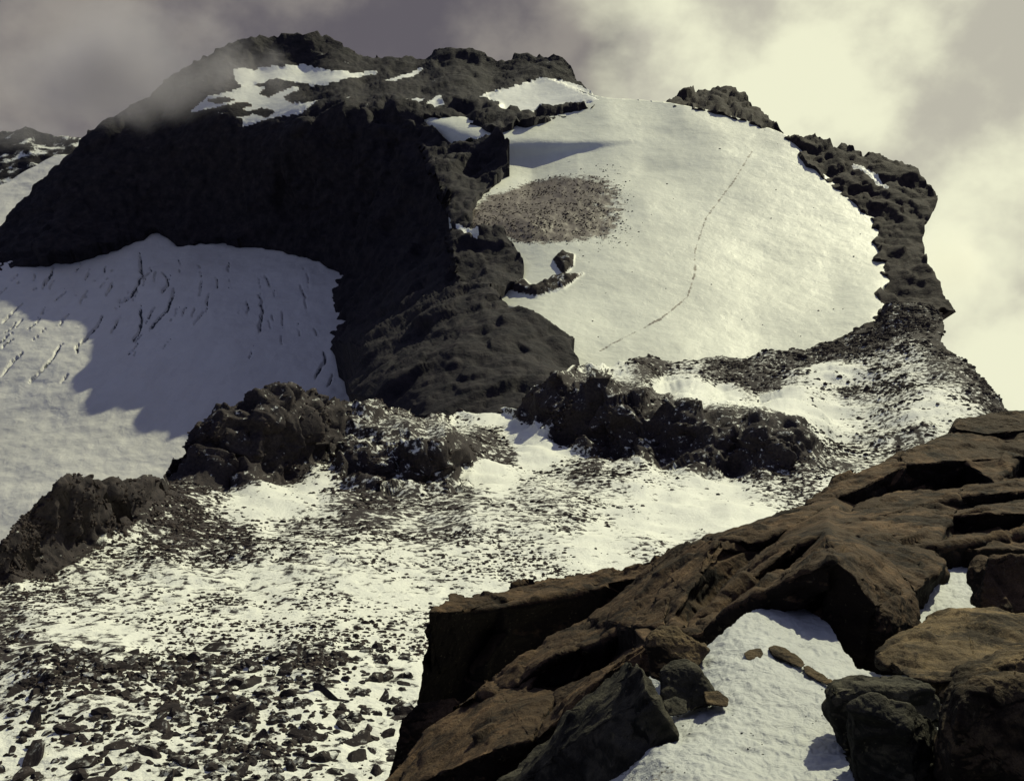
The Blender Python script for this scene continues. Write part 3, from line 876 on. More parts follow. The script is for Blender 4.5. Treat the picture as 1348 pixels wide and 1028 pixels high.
# dark block behind the slab
blk = TIN([(490, 1060, 20.6), (520, 1000, 21), (532, 945, 21.4), (550, 930, 21.5), (566, 810, 22.0), (570, 800, 22.4), (595, 790, 23.6), (650, 786, 24.6), (690, 775, 25), (745, 762, 25.5), (760, 757, 25.6), (800, 752, 25.4), (850, 742, 24.5),
           (600, 806, 22.2), (660, 800, 22.6), (700, 792, 22.9), (750, 784, 23.4), (800, 770, 23.6), (600, 900, 22.3), (640, 870, 22.3), (640, 840, 23.2), (700, 815, 23.2), (668, 830, 22.6), (760, 810, 23.4), (820, 780, 23.8), (580, 960, 21.8), (720, 860, 23), (900, 760, 23.5), (640, 960, 22)])
blk_poly = jag([(500, 1050), (518, 1000), (530, 948), (550, 931), (559, 870), (566, 806), (572, 799), (590, 797), (593, 789), (604, 790), (612, 797), (640, 786), (652, 788), (668, 778), (690, 770), (745, 761), (747, 768), (756, 770), (760, 755), (768, 758), (800, 755), (835, 747), (880, 730), (900, 780), (800, 830), (680, 930), (580, 1040)], .9, 31)
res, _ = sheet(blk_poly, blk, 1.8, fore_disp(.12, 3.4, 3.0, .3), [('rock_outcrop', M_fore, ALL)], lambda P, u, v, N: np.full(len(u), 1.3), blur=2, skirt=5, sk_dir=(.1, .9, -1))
OUT_BLOCK = tag(res[0], 'black shaded cliff block standing behind the long brown slab', 'rock outcrop')

# the main outcrop
mp = []
def L_(*p):
    i = len(mp); mp.extend(p)
    mc.extend((i + k, i + k + 1) for k in range(len(p) - 1))
mc = []
# outer edge of the slab
L_((470, 1060, 11.5), (505, 1028, 12.2), (540, 1000, 13), (580, 950, 14), (650, 890, 15), (720, 842, 15.8), (775, 815, 16.2), (830, 770, 17), (855, 742, 17.6), (880, 720, 18), (925, 708, 18.5), (990, 695, 19), (1060, 665, 20), (1110, 635, 21), (1180, 600, 22.5), (1250, 568, 25), (1262, 552, 26), (1320, 545, 27), (1420, 535, 28))
# lower lip of the slab and the foot of that step
L_((520, 1052, 11.2), (600, 1012, 11.2), (652, 984, 10.9), (700, 974, 10.8), (760, 934, 11.0), (800, 884, 11.2), (852, 848, 11.3), (893, 838, 10.9))
L_((560, 1075, 11.2), (642, 1034, 11.2), (712, 1004, 10.9), (782, 956, 11.0), (818, 915, 11.1), (866, 884, 11.0), (905, 872, 10.7))
# dark hollow on the slab: lip, then its foot
L_((718, 870, 14.0), (752, 856, 14.0), (795, 846, 13.8), (830, 822, 13.8))
L_((730, 902, 14.1), (765, 905, 14.0), (800, 880, 13.9), (828, 850, 14.0))
L_((636, 916, 13.8), (690, 913, 13.3), (735, 912, 13.0))
L_((640, 926, 13.85), (690, 930, 13.35), (732, 922, 13.05))
# gully: lip of its dark wall, then the foot
L_((948, 714, 15.2), (930, 745, 14.4), (903, 780, 13.5), (886, 812, 12.8), (876, 830, 12.4))
L_((1000, 718, 15.6), (966, 760, 14.8), (932, 800, 13.9), (906, 829, 12.9))
# first rib and its foot
L_((909, 834, 11.4), (955, 790, 12.0), (1000, 752, 12.6), (1040, 724, 13.2), (1090, 700, 13.4))
L_((922, 834, 11.45), (966, 801, 12.1), (1012, 768, 12.8), (1056, 740, 13.3))
# edge of the overhang, right arm included
L_((905, 843, 10.7), (960, 808, 10.4), (1010, 785, 10.2), (1060, 754, 10.1), (1096, 738, 9.9), (1122, 760, 9.8), (1150, 802, 9.6))
L_((1160, 735, 12.0), (1200, 784, 10.6))
# foot of the dark face on the snow
L_((925, 852, 10.5), (960, 828, 10.4), (1000, 815, 10.4), (1050, 810, 10.4), (1076, 814, 10.3), (1096, 842, 10.1), (1112, 885, 9.8), (1200, 890, 9.8))
L_((1214, 832, 10.3), (1200, 806, 10.6), (1232, 774, 11.9))
# crags at the upper right
L_((1100, 690, 15.5), (1170, 690, 15.4), (1230, 720, 13.6), (1290, 712, 14.0), (1360, 698, 15.0))
L_((1180, 728, 13.6), (1240, 746, 13.7), (1290, 740, 14.2), (1360, 730, 15.0))
L_((1100, 655, 19.4), (1140, 638, 20.0), (1190, 612, 21.2), (1262, 604, 22), (1350, 598, 22.6))
L_((1130, 664, 19.5), (1195, 650, 21.1), (1275, 642, 21.9), (1350, 628, 22.6))
L_((1150, 675, 17.2), (1230, 664, 17.7), (1262, 652, 18.4), (1310, 634, 20.0), (1350, 632, 20.3))
L_((1255, 672, 17.8), (1300, 664, 19.0), (1350, 658, 20.0))
L_((1245, 680, 16.2), (1290, 672, 16.4), (1330, 676, 16.6))
L_((1255, 702, 16.4), (1310, 700, 16.6), (1340, 692, 16.8))
mp += [(1090, 672, 17.6), (1300, 580, 24.4), (1420, 600, 23), (1420, 700, 15.5), (1050, 690, 17.0), (1900, 500, 30), (1900, 620, 24), (1900, 700, 17), (1900, 900, 9.5), (1900, 1150, 5.5), (1450, 800, 10.5), (1450, 900, 8), (1450, 1150, 5.2)]
main = TIN(mp, mc)
main_poly = jag([(470, 1060), (505, 1028), (540, 1000), (580, 950), (615, 918), (650, 890), (720, 842), (775, 815), (830, 770), (846, 752), (858, 738), (880, 720), (890, 722), (925, 708), (950, 704), (990, 695), (1015, 682), (1060, 665), (1085, 648), (1108, 633), (1140, 622), (1165, 612), (1180, 600), (1210, 588), (1252, 570), (1256, 556), (1268, 549), (1320, 546), (1420, 532), (1880, 495), (1880, 1140), (1460, 1140), (1440, 900), (1425, 780),
                 (1420, 715), (1290, 722), (1252, 740), (1206, 776), (1192, 796), (1213, 832), (1205, 852), (1190, 890), (1120, 900), (1096, 850), (1076, 820), (1000, 822), (930, 856), (910, 900), (860, 920), (800, 960), (700, 1060), (560, 1090)], .8, 41)
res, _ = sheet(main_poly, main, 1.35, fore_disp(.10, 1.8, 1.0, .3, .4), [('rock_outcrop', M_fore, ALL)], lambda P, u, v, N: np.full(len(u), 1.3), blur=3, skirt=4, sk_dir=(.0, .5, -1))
OUT_MAIN = tag(res[0], 'long brown bedrock outcrop of slabs and ribs rising to the right edge', 'rock outcrop')

# snow lying between the rocks
fs = RBF([(1050, 805, 10.0), (1000, 860, 8.3), (950, 830, 9.2), (1000, 950, 6.6), (1000, 1028, 5.5), (880, 1028, 5.6), (1110, 885, 8.0), (1130, 1000, 5.9), (860, 985, 6.3), (930, 930, 7.0), (1180, 880, 8.2), (650, 1040, 9.8), (740, 985, 9.6), (760, 1060, 6.0), (1000, 1150, 4.3), (1240, 960, 6.2), (1240, 1028, 5.4)], c=10)
snow_poly = jag([(640, 1060), (740, 975), (840, 900), (905, 868), (940, 842), (990, 806), (1060, 800), (1090, 820), (1130, 880), (1260, 900), (1280, 1028), (1280, 1120), (640, 1120)], .5, 51)
def fsnow_disp(P, Y, u, v):
    return .10 * fbm(P, 1.2, 4, .5) + .045 * fbm(P, .30, 5, .62, ridged=True) + .012 * fbm(P, .07, 2)
res, FS = sheet(snow_poly, fs, 1.8, fsnow_disp, [('snow_patch', M_fsnow, ALL)], lambda P, u, v, N: np.full(len(u), .16) + .22 * smooth(920, 1000, v) * smooth(1000, 880, u), skirt=.5)
tag(res[0], 'crusted sunlit snow patch between the foreground boulders', kind='structure')
fs2 = RBF([(1195, 800, 11.5), (1240, 760, 13.0), (1290, 740, 13.9), (1240, 835, 10.5), (1290, 800, 11.6), (1350, 790, 12), (1350, 815, 11.4), (1180, 840, 10)], c=10)
res, _ = sheet(jag([(1180, 790), (1230, 755), (1290, 730), (1400, 740), (1400, 850), (1180, 850)], .5, 52), fs2, 1.8, fsnow_disp, [('snow_patch', M_fsnow, ALL)], lambda P, u, v, N: np.full(len(u), .2), skirt=.8)
tag(res[0], 'small grey snow pocket beside the big overhanging block', kind='structure')

def boulder(name, pts, mat, label, amp=.10, wl=.8, seed=0., cat='boulder', thick=None, edge=.05, snow=1.3, drop=None, parent=None, crack=0.):
    """solid rock: convex body through traced front points and their far side, broken up by weathering"""
    P = lift([p[0] for p in pts], [p[1] for p in pts], [p[2] for p in pts])
    c = P.mean(0)
    size = np.ptp(P, axis=0).max()
    th = thick or size * .6
    back = P + np.array([0.05, .75, -.45]) * th
    back = c + np.array([0.05, .75, -.45]) * th * .9 + (P - c) * .8
    if drop:    # a slab: its underside lies straight below its top
        back = P + np.array([0, .12, -1]) * drop + (P - c) * .04
    bm = bmesh.new()
    for q in np.concatenate([P, back]):
        bm.verts.new(q)
    r = bmesh.ops.convex_hull(bm, input=bm.verts)
    bmesh.ops.delete(bm, geom=list({g for g in r['geom_interior'] + r['geom_unused'] if isinstance(g, bmesh.types.BMVert)}), context='VERTS')
    bmesh.ops.bevel(bm, geom=list(bm.edges), offset=edge * size * .5, segments=1, affect='EDGES', clamp_overlap=True)
    bmesh.ops.triangulate(bm, faces=bm.faces[:])
    target = max(size / 75, .010)
    for _ in range(7):
        es = [e for e in bm.edges if e.calc_length() > target * 1.6]
        if not es or len(bm.faces) > 22000:
            break
        bmesh.ops.subdivide_edges(bm, edges=es, cuts=1, use_grid_fill=False)
        bmesh.ops.triangulate(bm, faces=[f for f in bm.faces if len(f.verts) > 3])
    bmesh.ops.smooth_vert(bm, verts=bm.verts, factor=.3, use_axis_x=True, use_axis_y=True, use_axis_z=True)
    bm.normal_update()
    co = np.array([v.co for v in bm.verts]); no = np.array([v.normal for v in bm.verts])
    Q = np.stack([co[:, 0] * .6 + co[:, 2] * .4, co[:, 1] * .6, co[:, 2] * 1.5 - co[:, 0] * .5], -1)
    d = amp * (1.1 * facet(Q, wl * .8, seed, crack=crack) + .45 * facet(Q, wl * .33, seed + 2) + .16 * facet(co, wl * .14, seed + 4) + .5 * fbm(co, wl * .4, 4, .6, off=seed) + .15 * fbm(co, wl * .05, 3, .6))
    co = co + no * d[:, None]
    me = bpy.data.meshes.new(name)
    for v, p in zip(bm.verts, co):
        v.co = p
    bm.to_mesh(me); bm.free()
    me.polygons.foreach_set('use_smooth', [True] * len(me.polygons))
    at = me.attributes.new('rock', 'FLOAT', 'POINT'); at.data.foreach_set('value', [snow] * len(me.vertices))
    base = Vector(c); base.z = min(p[2] for p in co)
    me.transform(__import__('mathutils').Matrix.Translation(-base))
    o = link(name, me, mat, parent)
    o.location = base
    return tag(o, label, cat)

def slabs(parent, rows):
    for n, (pts, t) in enumerate(rows):
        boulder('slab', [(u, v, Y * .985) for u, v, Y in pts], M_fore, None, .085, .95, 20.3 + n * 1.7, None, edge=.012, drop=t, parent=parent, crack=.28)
slabs(OUT_BLOCK, [
    ([(564, 806, 21.9), (572, 798, 22.5), (595, 789, 23.6), (650, 785, 24.6), (690, 774, 25), (702, 784, 24.2), (640, 797, 23.2), (600, 805, 22.3)], 7),
    ([(680, 778, 24.8), (745, 761, 25.6), (760, 756, 25.6), (845, 744, 25), (850, 758, 24.2), (760, 774, 24.2), (700, 785, 24.1)], 7),
    ([(517, 1002, 20.4), (531, 945, 20.8), (550, 928, 21), (600, 915, 21.2), (630, 960, 20.4), (560, 1030, 20)], 5)])
slabs(OUT_MAIN, [
    ([(515, 1045, 11.4), (540, 1000, 13), (580, 950, 14), (646, 893, 15), (648, 912, 14.2), (738, 908, 13.1), (700, 972, 10.9), (650, 986, 10.9), (600, 1014, 11.2)], 1.2),
    ([(650, 890, 15.0), (720, 842, 15.8), (778, 814, 16.2), (802, 838, 14.6), (755, 856, 14.0), (722, 868, 13.9), (680, 902, 13.9), (650, 910, 14.2)], 1.0),
    ([(738, 912, 13.0), (790, 880, 13.0), (832, 852, 12.8), (852, 848, 11.6), (800, 884, 11.2), (760, 932, 11.0), (706, 972, 10.9)], .8),
    ([(775, 815, 16.2), (830, 770, 17), (857, 743, 17.6), (884, 765, 15.2), (880, 792, 14.0), (872, 825, 12.6), (832, 824, 13.4), (802, 838, 14.4)], 1.0),
    ([(858, 740, 17.6), (886, 718, 18.2), (945, 711, 15.6), (930, 745, 14.5), (903, 780, 13.6), (886, 812, 12.9), (876, 828, 12.5), (878, 790, 14.2)], 2.0),
    ([(907, 832, 11.5), (955, 788, 12.1), (1000, 750, 12.7), (1040, 722, 13.2), (1064, 700, 14.4), (1012, 716, 15.2), (968, 757, 14.4), (934, 797, 13.4)], .9),
    ([(904, 842, 10.7), (960, 806, 10.4), (1010, 783, 10.2), (1060, 752, 10.0), (1096, 737, 9.8), (1092, 712, 12.2), (1056, 738, 12.7), (1012, 766, 12.2), (966, 799, 11.7), (922, 830, 11.2)], .45),
    ([(1094, 734, 9.9), (1124, 757, 9.7), (1152, 800, 9.5), (1176, 797, 10.0), (1201, 783, 10.7), (1172, 742, 12), (1132, 706, 13.8), (1090, 699, 13.8)], 1.5),
    ([(1150, 800, 9.6), (1200, 784, 10.6), (1213, 830, 10.1), (1200, 850, 9.8), (1165, 858, 9.5)], 1.2),
    ([(925, 708, 18.5), (990, 694, 19), (1060, 664, 20), (1086, 668, 18), (1050, 690, 16.5), (1000, 714, 15.8), (950, 711, 15.8)], 1.5),
    ([(1060, 664, 20), (1085, 647, 20.6), (1110, 632, 21.2), (1180, 599, 22.5), (1192, 612, 21.3), (1140, 640, 20), (1100, 656, 19.4)], 1.5),
    ([(1185, 599, 22.5), (1250, 569, 25), (1300, 575, 24.6), (1420, 595, 22.8), (1264, 604, 22), (1192, 611, 21.4)], 1.5),
    ([(1255, 557, 25.6), (1267, 549, 26.3), (1325, 545, 27), (1420, 534, 28), (1420, 560, 25.4), (1300, 570, 24.6), (1256, 562, 25.2)], 1.6),
    ([(1128, 664, 18.8), (1195, 648, 20.4), (1270, 641, 20.8), (1255, 655, 18.3), (1200, 666, 17.6), (1150, 676, 17.0), (1105, 690, 15.6)], 1.3),
    ([(1268, 641, 21), (1350, 628, 22), (1420, 620, 22.5), (1420, 640, 20), (1330, 636, 19.6), (1260, 653, 18.3)], 1.2),
    ([(1103, 693, 15.5), (1150, 675, 17), (1230, 665, 17.6), (1258, 672, 17.2), (1242, 700, 14.9), (1235, 720, 13.7), (1180, 704, 14.4)], 1.3),
    ([(1256, 681, 16.6), (1300, 664, 18.5), (1360, 655, 19.5), (1420, 650, 20), (1420, 674, 16.8), (1340, 676, 16.6), (1290, 676, 16.3)], 1.4),
    ([(1240, 716, 14.2), (1258, 703, 16), (1320, 698, 16.6), (1420, 690, 17), (1420, 726, 14), (1290, 722, 13.8)], 1.4),
    ([(1130, 703, 14.2), (1182, 704, 14.4), (1235, 722, 13.6), (1250, 738, 13), (1206, 776, 11), (1172, 740, 12)], 1.6)])

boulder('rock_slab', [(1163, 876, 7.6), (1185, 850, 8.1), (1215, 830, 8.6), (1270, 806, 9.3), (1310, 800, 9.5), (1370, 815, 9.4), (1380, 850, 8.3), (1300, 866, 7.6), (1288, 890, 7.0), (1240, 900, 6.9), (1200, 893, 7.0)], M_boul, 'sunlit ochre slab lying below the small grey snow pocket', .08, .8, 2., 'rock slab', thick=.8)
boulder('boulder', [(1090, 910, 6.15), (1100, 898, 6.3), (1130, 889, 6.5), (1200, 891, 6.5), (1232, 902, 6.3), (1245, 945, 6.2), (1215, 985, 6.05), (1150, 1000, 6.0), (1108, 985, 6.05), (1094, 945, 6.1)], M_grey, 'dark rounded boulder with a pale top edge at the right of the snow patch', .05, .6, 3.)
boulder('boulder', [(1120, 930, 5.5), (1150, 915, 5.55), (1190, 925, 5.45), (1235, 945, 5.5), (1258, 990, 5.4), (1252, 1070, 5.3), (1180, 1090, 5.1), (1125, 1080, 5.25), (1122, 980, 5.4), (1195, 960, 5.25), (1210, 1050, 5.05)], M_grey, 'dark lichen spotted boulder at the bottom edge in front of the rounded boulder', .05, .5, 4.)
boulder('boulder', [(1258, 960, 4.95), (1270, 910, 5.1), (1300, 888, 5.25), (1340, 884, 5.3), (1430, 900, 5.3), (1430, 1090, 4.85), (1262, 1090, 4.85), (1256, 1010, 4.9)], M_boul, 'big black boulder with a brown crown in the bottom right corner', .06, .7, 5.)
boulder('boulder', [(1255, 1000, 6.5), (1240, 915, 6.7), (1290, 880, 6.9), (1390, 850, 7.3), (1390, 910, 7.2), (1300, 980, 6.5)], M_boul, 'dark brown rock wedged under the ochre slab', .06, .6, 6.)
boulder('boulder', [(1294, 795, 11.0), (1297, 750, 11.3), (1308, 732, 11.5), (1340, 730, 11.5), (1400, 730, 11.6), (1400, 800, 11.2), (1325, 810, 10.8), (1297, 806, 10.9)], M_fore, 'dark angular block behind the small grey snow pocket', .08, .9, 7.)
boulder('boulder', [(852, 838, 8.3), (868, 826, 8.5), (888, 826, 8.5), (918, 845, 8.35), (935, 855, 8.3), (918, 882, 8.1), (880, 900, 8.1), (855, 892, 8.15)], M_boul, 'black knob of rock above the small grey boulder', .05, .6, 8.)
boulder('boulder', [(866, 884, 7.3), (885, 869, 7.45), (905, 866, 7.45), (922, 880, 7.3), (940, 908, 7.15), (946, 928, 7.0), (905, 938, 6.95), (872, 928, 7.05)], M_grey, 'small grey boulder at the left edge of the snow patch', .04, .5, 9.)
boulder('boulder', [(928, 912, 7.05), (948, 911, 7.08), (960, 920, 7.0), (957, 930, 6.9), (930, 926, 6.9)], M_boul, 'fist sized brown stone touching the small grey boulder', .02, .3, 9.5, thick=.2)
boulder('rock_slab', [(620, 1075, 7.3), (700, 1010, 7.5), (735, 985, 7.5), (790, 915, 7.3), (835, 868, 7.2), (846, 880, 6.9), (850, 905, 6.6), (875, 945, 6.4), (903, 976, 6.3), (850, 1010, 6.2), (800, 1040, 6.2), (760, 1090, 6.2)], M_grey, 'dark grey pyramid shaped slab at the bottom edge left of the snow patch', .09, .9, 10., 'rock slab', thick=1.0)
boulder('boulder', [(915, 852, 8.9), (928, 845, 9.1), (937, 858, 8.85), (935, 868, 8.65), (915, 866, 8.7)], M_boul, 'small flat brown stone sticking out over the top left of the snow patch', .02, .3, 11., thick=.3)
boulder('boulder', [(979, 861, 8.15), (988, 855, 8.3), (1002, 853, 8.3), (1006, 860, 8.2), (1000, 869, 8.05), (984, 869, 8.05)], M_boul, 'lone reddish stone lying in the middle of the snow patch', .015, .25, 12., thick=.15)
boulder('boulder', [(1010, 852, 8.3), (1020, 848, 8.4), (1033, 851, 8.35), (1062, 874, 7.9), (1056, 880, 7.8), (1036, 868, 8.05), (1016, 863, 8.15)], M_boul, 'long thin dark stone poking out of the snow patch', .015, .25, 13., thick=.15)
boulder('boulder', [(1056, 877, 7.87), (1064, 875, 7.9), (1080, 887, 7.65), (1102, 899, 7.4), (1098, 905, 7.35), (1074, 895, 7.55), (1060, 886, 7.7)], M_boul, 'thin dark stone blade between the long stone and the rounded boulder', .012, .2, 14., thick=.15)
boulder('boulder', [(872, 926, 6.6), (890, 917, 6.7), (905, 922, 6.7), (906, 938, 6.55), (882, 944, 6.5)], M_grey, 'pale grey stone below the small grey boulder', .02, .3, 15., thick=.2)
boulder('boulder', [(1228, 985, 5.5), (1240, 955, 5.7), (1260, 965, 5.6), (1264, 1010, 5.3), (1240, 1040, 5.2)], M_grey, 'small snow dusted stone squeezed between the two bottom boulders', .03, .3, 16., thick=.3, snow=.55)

# ================================================================== BOULDERS ON THE SLOPE
def stone_mesh(name, sub, seed):
    r = np.random.default_rng(seed)
    bm = bmesh.new()
    bmesh.ops.create_icosphere(bm, subdivisions=sub, radius=1)
    co = np.array([v.co for v in bm.verts])
    for _ in range(14):
        d = r.normal(size=3); d /= np.linalg.norm(d)
        h = r.uniform(.38, .75)
        t = co @ d
        co = co - np.maximum(t - h, 0)[:, None] * d
    co *= np.array([1, r.uniform(.65, .95), r.uniform(.5, .85)])
    co += r.normal(size=3) * 0
    co += fbm(co + seed * 3, .7, 3, .5)[:, None] * .12 * co
    for v, p in zip(bm.verts, co): v.co = p
    me = bpy.data.meshes.new(name)
    bm.to_mesh(me); bm.free()
    at = me.attributes.new('rock', 'FLOAT', 'POINT'); at.data.foreach_set('value', [.78] * len(me.vertices))
    return me
VV, UU, Vv, RR = SL
nS = len(UU)
P0 = SP0 = VV[:nS]
bare = RR[:nS]
stones = [stone_mesh('scree_boulder', 3, i) for i in range(12)]
for me in stones:
    me.materials.append(M_scree)
    me.polygons.foreach_set('use_smooth', [False] * len(me.polygons))
dense = np.zeros(nS)
for (u0, v0, su, sv_, w) in [(90, 885, 60, 22, 3), (200, 900, 60, 20, 1.6), (410, 885, 35, 18, 3), (290, 960, 60, 35, 1.6), (150, 985, 120, 30, 1.0), (420, 970, 70, 40, .9), (250, 870, 60, 12, 1.0), (350, 930, 80, 25, 1.0), (15, 950, 40, 30, .8)]:
    dense += w * np.exp(-((UU - u0) / su) ** 2 - ((Vv - v0) / sv_) ** 2)
vis = (UU > -15) & (UU < 540) & (Vv > 850) & (Vv < 1045)
w = np.where(vis, dense + .35, 0); w /= w.sum()
pick = rng.choice(nS, 2200, replace=False, p=w)
taken = []
k = 0
zone_names = [('left end of dark left cluster', -99, 90, 0, 905), ('right end of dark left cluster', 90, 215, 0, 905), ('snowy gap between dark clusters', 215, 340, 0, 905), ('dark right cluster', 340, 450, 0, 905), ('open snow right of both clusters', 450, 999, 0, 905),
              ('snow under dark left cluster', -99, 130, 905, 960), ('middle of boulder field', 130, 290, 905, 960), ('slope under dark right cluster', 290, 420, 905, 960), ('snow beside black cliff block', 420, 999, 905, 960),
              ('lower left corner', -99, 130, 960, 1100), ('lower edge, middle of field', 130, 290, 960, 1100), ('lower edge left of cliff block', 290, 420, 960, 1100), ('foot of black cliff block', 420, 999, 960, 1100)]
named = {}
ORD = ['first', 'second', 'third', 'fourth', 'fifth', 'sixth', 'seventh', 'eighth', 'ninth', 'tenth', 'eleventh', 'twelfth', 'thirteenth', 'fourteenth', 'fifteenth', 'sixteenth', 'seventeenth', 'eighteenth', 'nineteenth', 'twentieth'] + ['%dth' % n if n not in (21, 22, 23, 31, 32, 33) else '%d%s' % (n, {1: 'st', 2: 'nd', 3: 'rd'}[n % 10]) for n in range(21, 60)]
for i in pick:
    if k >= 290: break
    u, v = UU[i], Vv[i]
    px = rng.choice([11, 16, 24, 34], p=[.26, .32, .27, .15]) * (0.55 + .6 * (v - 850) / 178)
    if any((u - a) ** 2 + (2 * (v - b)) ** 2 < (0.62 * (px + c)) ** 2 for a, b, c in taken): continue
    taken.append((u, v, px))
    s = px * P0[i, 1] / F / math.cos(math.radians(38))
    o = bpy.data.objects.new('scree_boulder', stones[k % 12])
    COL.objects.link(o)
    o.location = P0[i] - np.array([0, 0, s * .22])
    o.rotation_euler = (rng.normal() * .25, rng.normal() * .25, rng.uniform(0, 6.28))
    o.scale = (s * rng.uniform(.9, 1.5), s * rng.uniform(.7, 1.0), s * rng.uniform(.6, 1.0))
    zn = next(z[0] for z in zone_names if z[1] <= u < z[2] and z[3] <= v < z[4])
    sz = 'small' if px < 11 else ('large' if px > 21 else 'medium')
    named.setdefault((sz, zn), []).append((u, o))
    k += 1

for (sz, zn), lst in named.items():
    lst.sort(key=lambda t: t[0])
    for n, (u, o) in enumerate(lst):
        place = 'only' if len(lst) == 1 else ('leftmost' if n == 0 else 'rightmost' if n == len(lst) - 1 else ORD[n] + ' from left')
        tag(o, f'{place} of {len(lst)} {sz} dark boulders, {zn}' if len(lst) > 1 else f'only {sz} dark boulder, {zn}', 'boulder', f'{sz} boulders, {zn}')

# smaller stones everywhere on the slope, past counting
def stone_cloud(name, n, weight, pxr, mat, rock_val, seed, sub=1, label=None, P0=None):
    P0 = SP0 if P0 is None else P0
    r = np.random.default_rng(seed)
    w = weight / weight.sum()
    pk = r.choice(len(P0), n, replace=True, p=w)
    bases, Fs = [], None
    for i in range(6):
        bm = bmesh.new(); bmesh.ops.create_icosphere(bm, subdivisions=sub, radius=1)
        co = np.array([v.co for v in bm.verts]) * (1 + .35 * (r.random((len(bm.verts), 1)) - .5)) * np.array([1, r.uniform(.6, 1), r.uniform(.5, .9)])
        bases.append(co); Fs = np.array([[v.index for v in f.verts] for f in bm.faces]); bm.free()
    nv = len(bases[0])
    px = r.uniform(0, 1, n) ** 2.2 * (pxr[1] - pxr[0]) + pxr[0]
    s = px * P0[pk, 1] / F
    ang = r.uniform(0, 2 * math.pi, n)
    B = np.stack(bases)[r.integers(0, 6, n)]
    ca, sa = np.cos(ang)[:, None], np.sin(ang)[:, None]
    X = (B[..., 0] * ca - B[..., 1] * sa) * s[:, None] * r.uniform(.8, 1.5, n)[:, None]
    Yy = (B[..., 0] * sa + B[..., 1] * ca) * s[:, None]
    Z = B[..., 2] * s[:, None] * r.uniform(.7, 1.2, n)[:, None]
    j = r.normal(size=(n, 3)) * (P0[pk, 1:2] / F)
    j[:, 2] = -s * .1
    V = np.stack([X, Yy, Z], -1) + (P0[pk] + j)[:, None]
    Fa = (Fs[None] + (np.arange(n) * nv)[:, None, None]).reshape(-1, 3)
    me = make_mesh(name, V.reshape(-1, 3), Fa, {'rock': np.full(n * nv, rock_val)}, False)
    return tag(link(name, me, mat), label, kind='stuff')
inv = (UU > -60) & (UU < 1400) & (Vv < 1060)
M_peb = ground_mat('scree_stone', 2.0, rock_a=(.018, .015, .016), rock_b=(.08, .06, .052), up_lo=.45, up_hi=.95, up_gain=.7, gain=.8)
clump = np.clip(fbm(P0, 26, 3, .55) * 1.5 + fbm(P0, 7, 4, .6) * 1.5 + .42, 0.02, 1.3) ** 1.7
km = knoll_mask(UU, Vv)
far_w = np.where(inv & (Vv < 880 - 25 * np.random.default_rng(2).random(nS)), np.clip(bare - .22, 0, 1) ** 1.2 * clump * (1 - .8 * km), 0)
stone_cloud('scree_stones', 34000, far_w, (.8, 4.2), M_peb, .90, 5, 0 + 1, 'countless small dark stones strewn over the snowy slope')
near_w = np.where(inv & (Vv > 820) & (UU < 600), (dense + .25) * clump * np.clip(bare - .1, 0, 1), 0)
stone_cloud('scree_rubble', 2600, near_w, (1.5, 8), M_peb, .8, 6, 1, 'small rubble between the boulders at the lower left')

fu, fv = FS[1], FS[2]; fP = FS[0][:len(fu)]
fw = np.exp(-((fu - 905) / 45) ** 2 - ((fv - 955) / 22) ** 2) + .5 * np.exp(-((fu - 1085) / 22) ** 2 - ((fv - 930) / 30) ** 2) + .3 * np.exp(-((fu - 985) / 30) ** 2 - ((fv - 980) / 18) ** 2) + .4 * smooth(985, 1028, fv) * smooth(960, 860, fu) + .01
stone_cloud('grit', 420, fw * np.clip(fbm(fP, .5, 3, .6) * 2 + .4, .02, 1), (.5, 2.6), M_grey, 1.2, 9, 1, 'grit and small chips on the near snow patch', fP)
gu, gv = GL[1], GL[2]; gP = GL[0][:len(gu)]
gd = signed(gu, gv, deb_poly) + fbm(gP, 30, 4, .6) * 10
gw = (smooth(-4, 10, gd) * (1 - .55 * smooth(745, 815, gu)) + .28 * smooth(-30, 4, gd) * smooth(735, 790, gu)) * np.clip(fbm(gP, 14, 4, .6) * 2 + .5, .02, 1) + .0012 * smooth(720, 760, gu) * smooth(470, 420, gv)
gw = np.where(np.maximum(signed(gu, gv, wall_poly), signed(gu, gv, crest_poly)) > 2, 0, gw)
stone_cloud('moraine_stones', 4200, gw, (.35, 1.5), M_peb, 1.1, 8, 1, 'scattered moraine stones on the brown patch of the upper glacier', gP)

bw = np.where(inv & (Vv > 850) & (Vv < 1045) & (UU < 545), (dense * .5 + .6) * np.clip(fbm(P0, 11, 3, .55) * 1.6 + .6, .03, 1.2), 0)
stone_cloud('boulder_rubble', 760, bw, (4, 15), M_scree, .74, 16, 2, 'close packed snow dusted boulders and blocks filling the lower left slope')

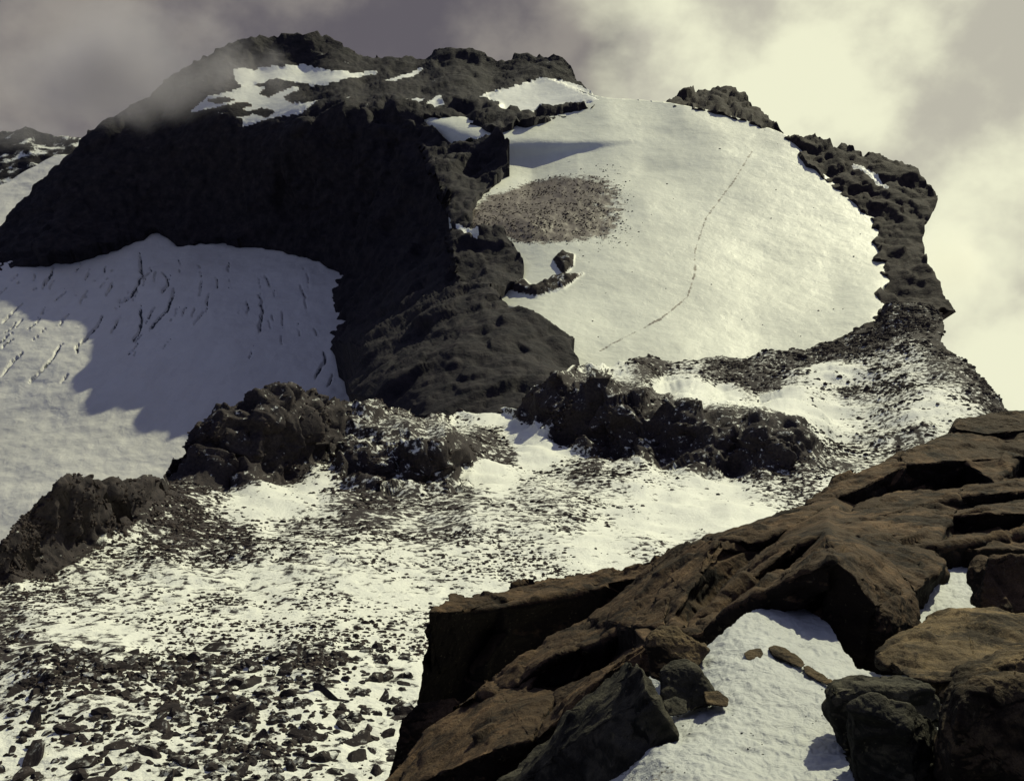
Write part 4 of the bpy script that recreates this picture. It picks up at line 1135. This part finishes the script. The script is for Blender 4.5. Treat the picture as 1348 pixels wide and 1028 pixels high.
# ================================================================== CLOUD AND MIST
def cloud_mat(name, dens, color, wl, lo, hi, aniso=.55, low_z=None, absorb=None):
    k = NT(name)
    co = k.pos()
    n = k.noise(co, 1 / wl, 6, .62, .25)
    d = k.mrange(n, lo, hi)
    vol = k.n('ShaderNodeVolumePrincipled')
    vol.inputs['Color'].default_value = (*color, 1)
    vol.inputs['Anisotropy'].default_value = aniso
    k.l(k.math('MULTIPLY', d, dens), vol.inputs['Density'])
    k.l(vol.outputs[0], k.out.inputs['Volume'])
    try: k.m.cycles.volume_step_rate = 1.0
    except Exception: pass
    return k.m
def puff(name, center, size, mat, label):
    bm = bmesh.new()
    bmesh.ops.create_icosphere(bm, subdivisions=3, radius=1)
    me = bpy.data.meshes.new(name); bm.to_mesh(me); bm.free()
    o = link(name, me, mat)
    o.location = center; o.scale = size
    return tag(o, label, kind='stuff')
def puff_mat(name, dens, wl, col=(.95, .95, .90)):
    k = NT(name)
    r = k.n('ShaderNodeVectorMath', operation='LENGTH'); k.l(k.obj(), r.inputs[0])
    n = k.noise(k.pos(), 1 / wl, 5, .6, .3)
    e = k.math('ADD', k.math('MULTIPLY', k.math('SUBTRACT', n, .5), 1.7), k.math('SUBTRACT', .62, r.outputs['Value']))
    vol = k.n('ShaderNodeVolumePrincipled')
    vol.inputs['Color'].default_value = (*col, 1)
    vol.inputs['Anisotropy'].default_value = .5
    k.l(k.math('MULTIPLY', k.mrange(e, 0, .75), dens), vol.inputs['Density'])
    k.l(vol.outputs[0], k.out.inputs['Volume'])
    try: k.m.cycles.volume_step_rate = .5
    except Exception: pass
    return k.m
def P_(u, v, Y): return tuple(lift(u, v, Y))
puff('mist', P_(148, 92, 925), (195, 72, 92), puff_mat('mist_volume', .040, 140, (.68, .66, .71)), 'grey mist hiding the left shoulder of the summit ridge')
puff('mist', P_(20, 176, 1150), (170, 60, 40), puff_mat('mist_volume', .008, 120, (.80, .78, .82)), 'thin mist drifting past the foot of the left shoulder')
puff('mist', P_(1268, 340, 665), (50, 50, 60), puff_mat('mist_volume', .030, 80), 'pale mist spilling over the right crest')
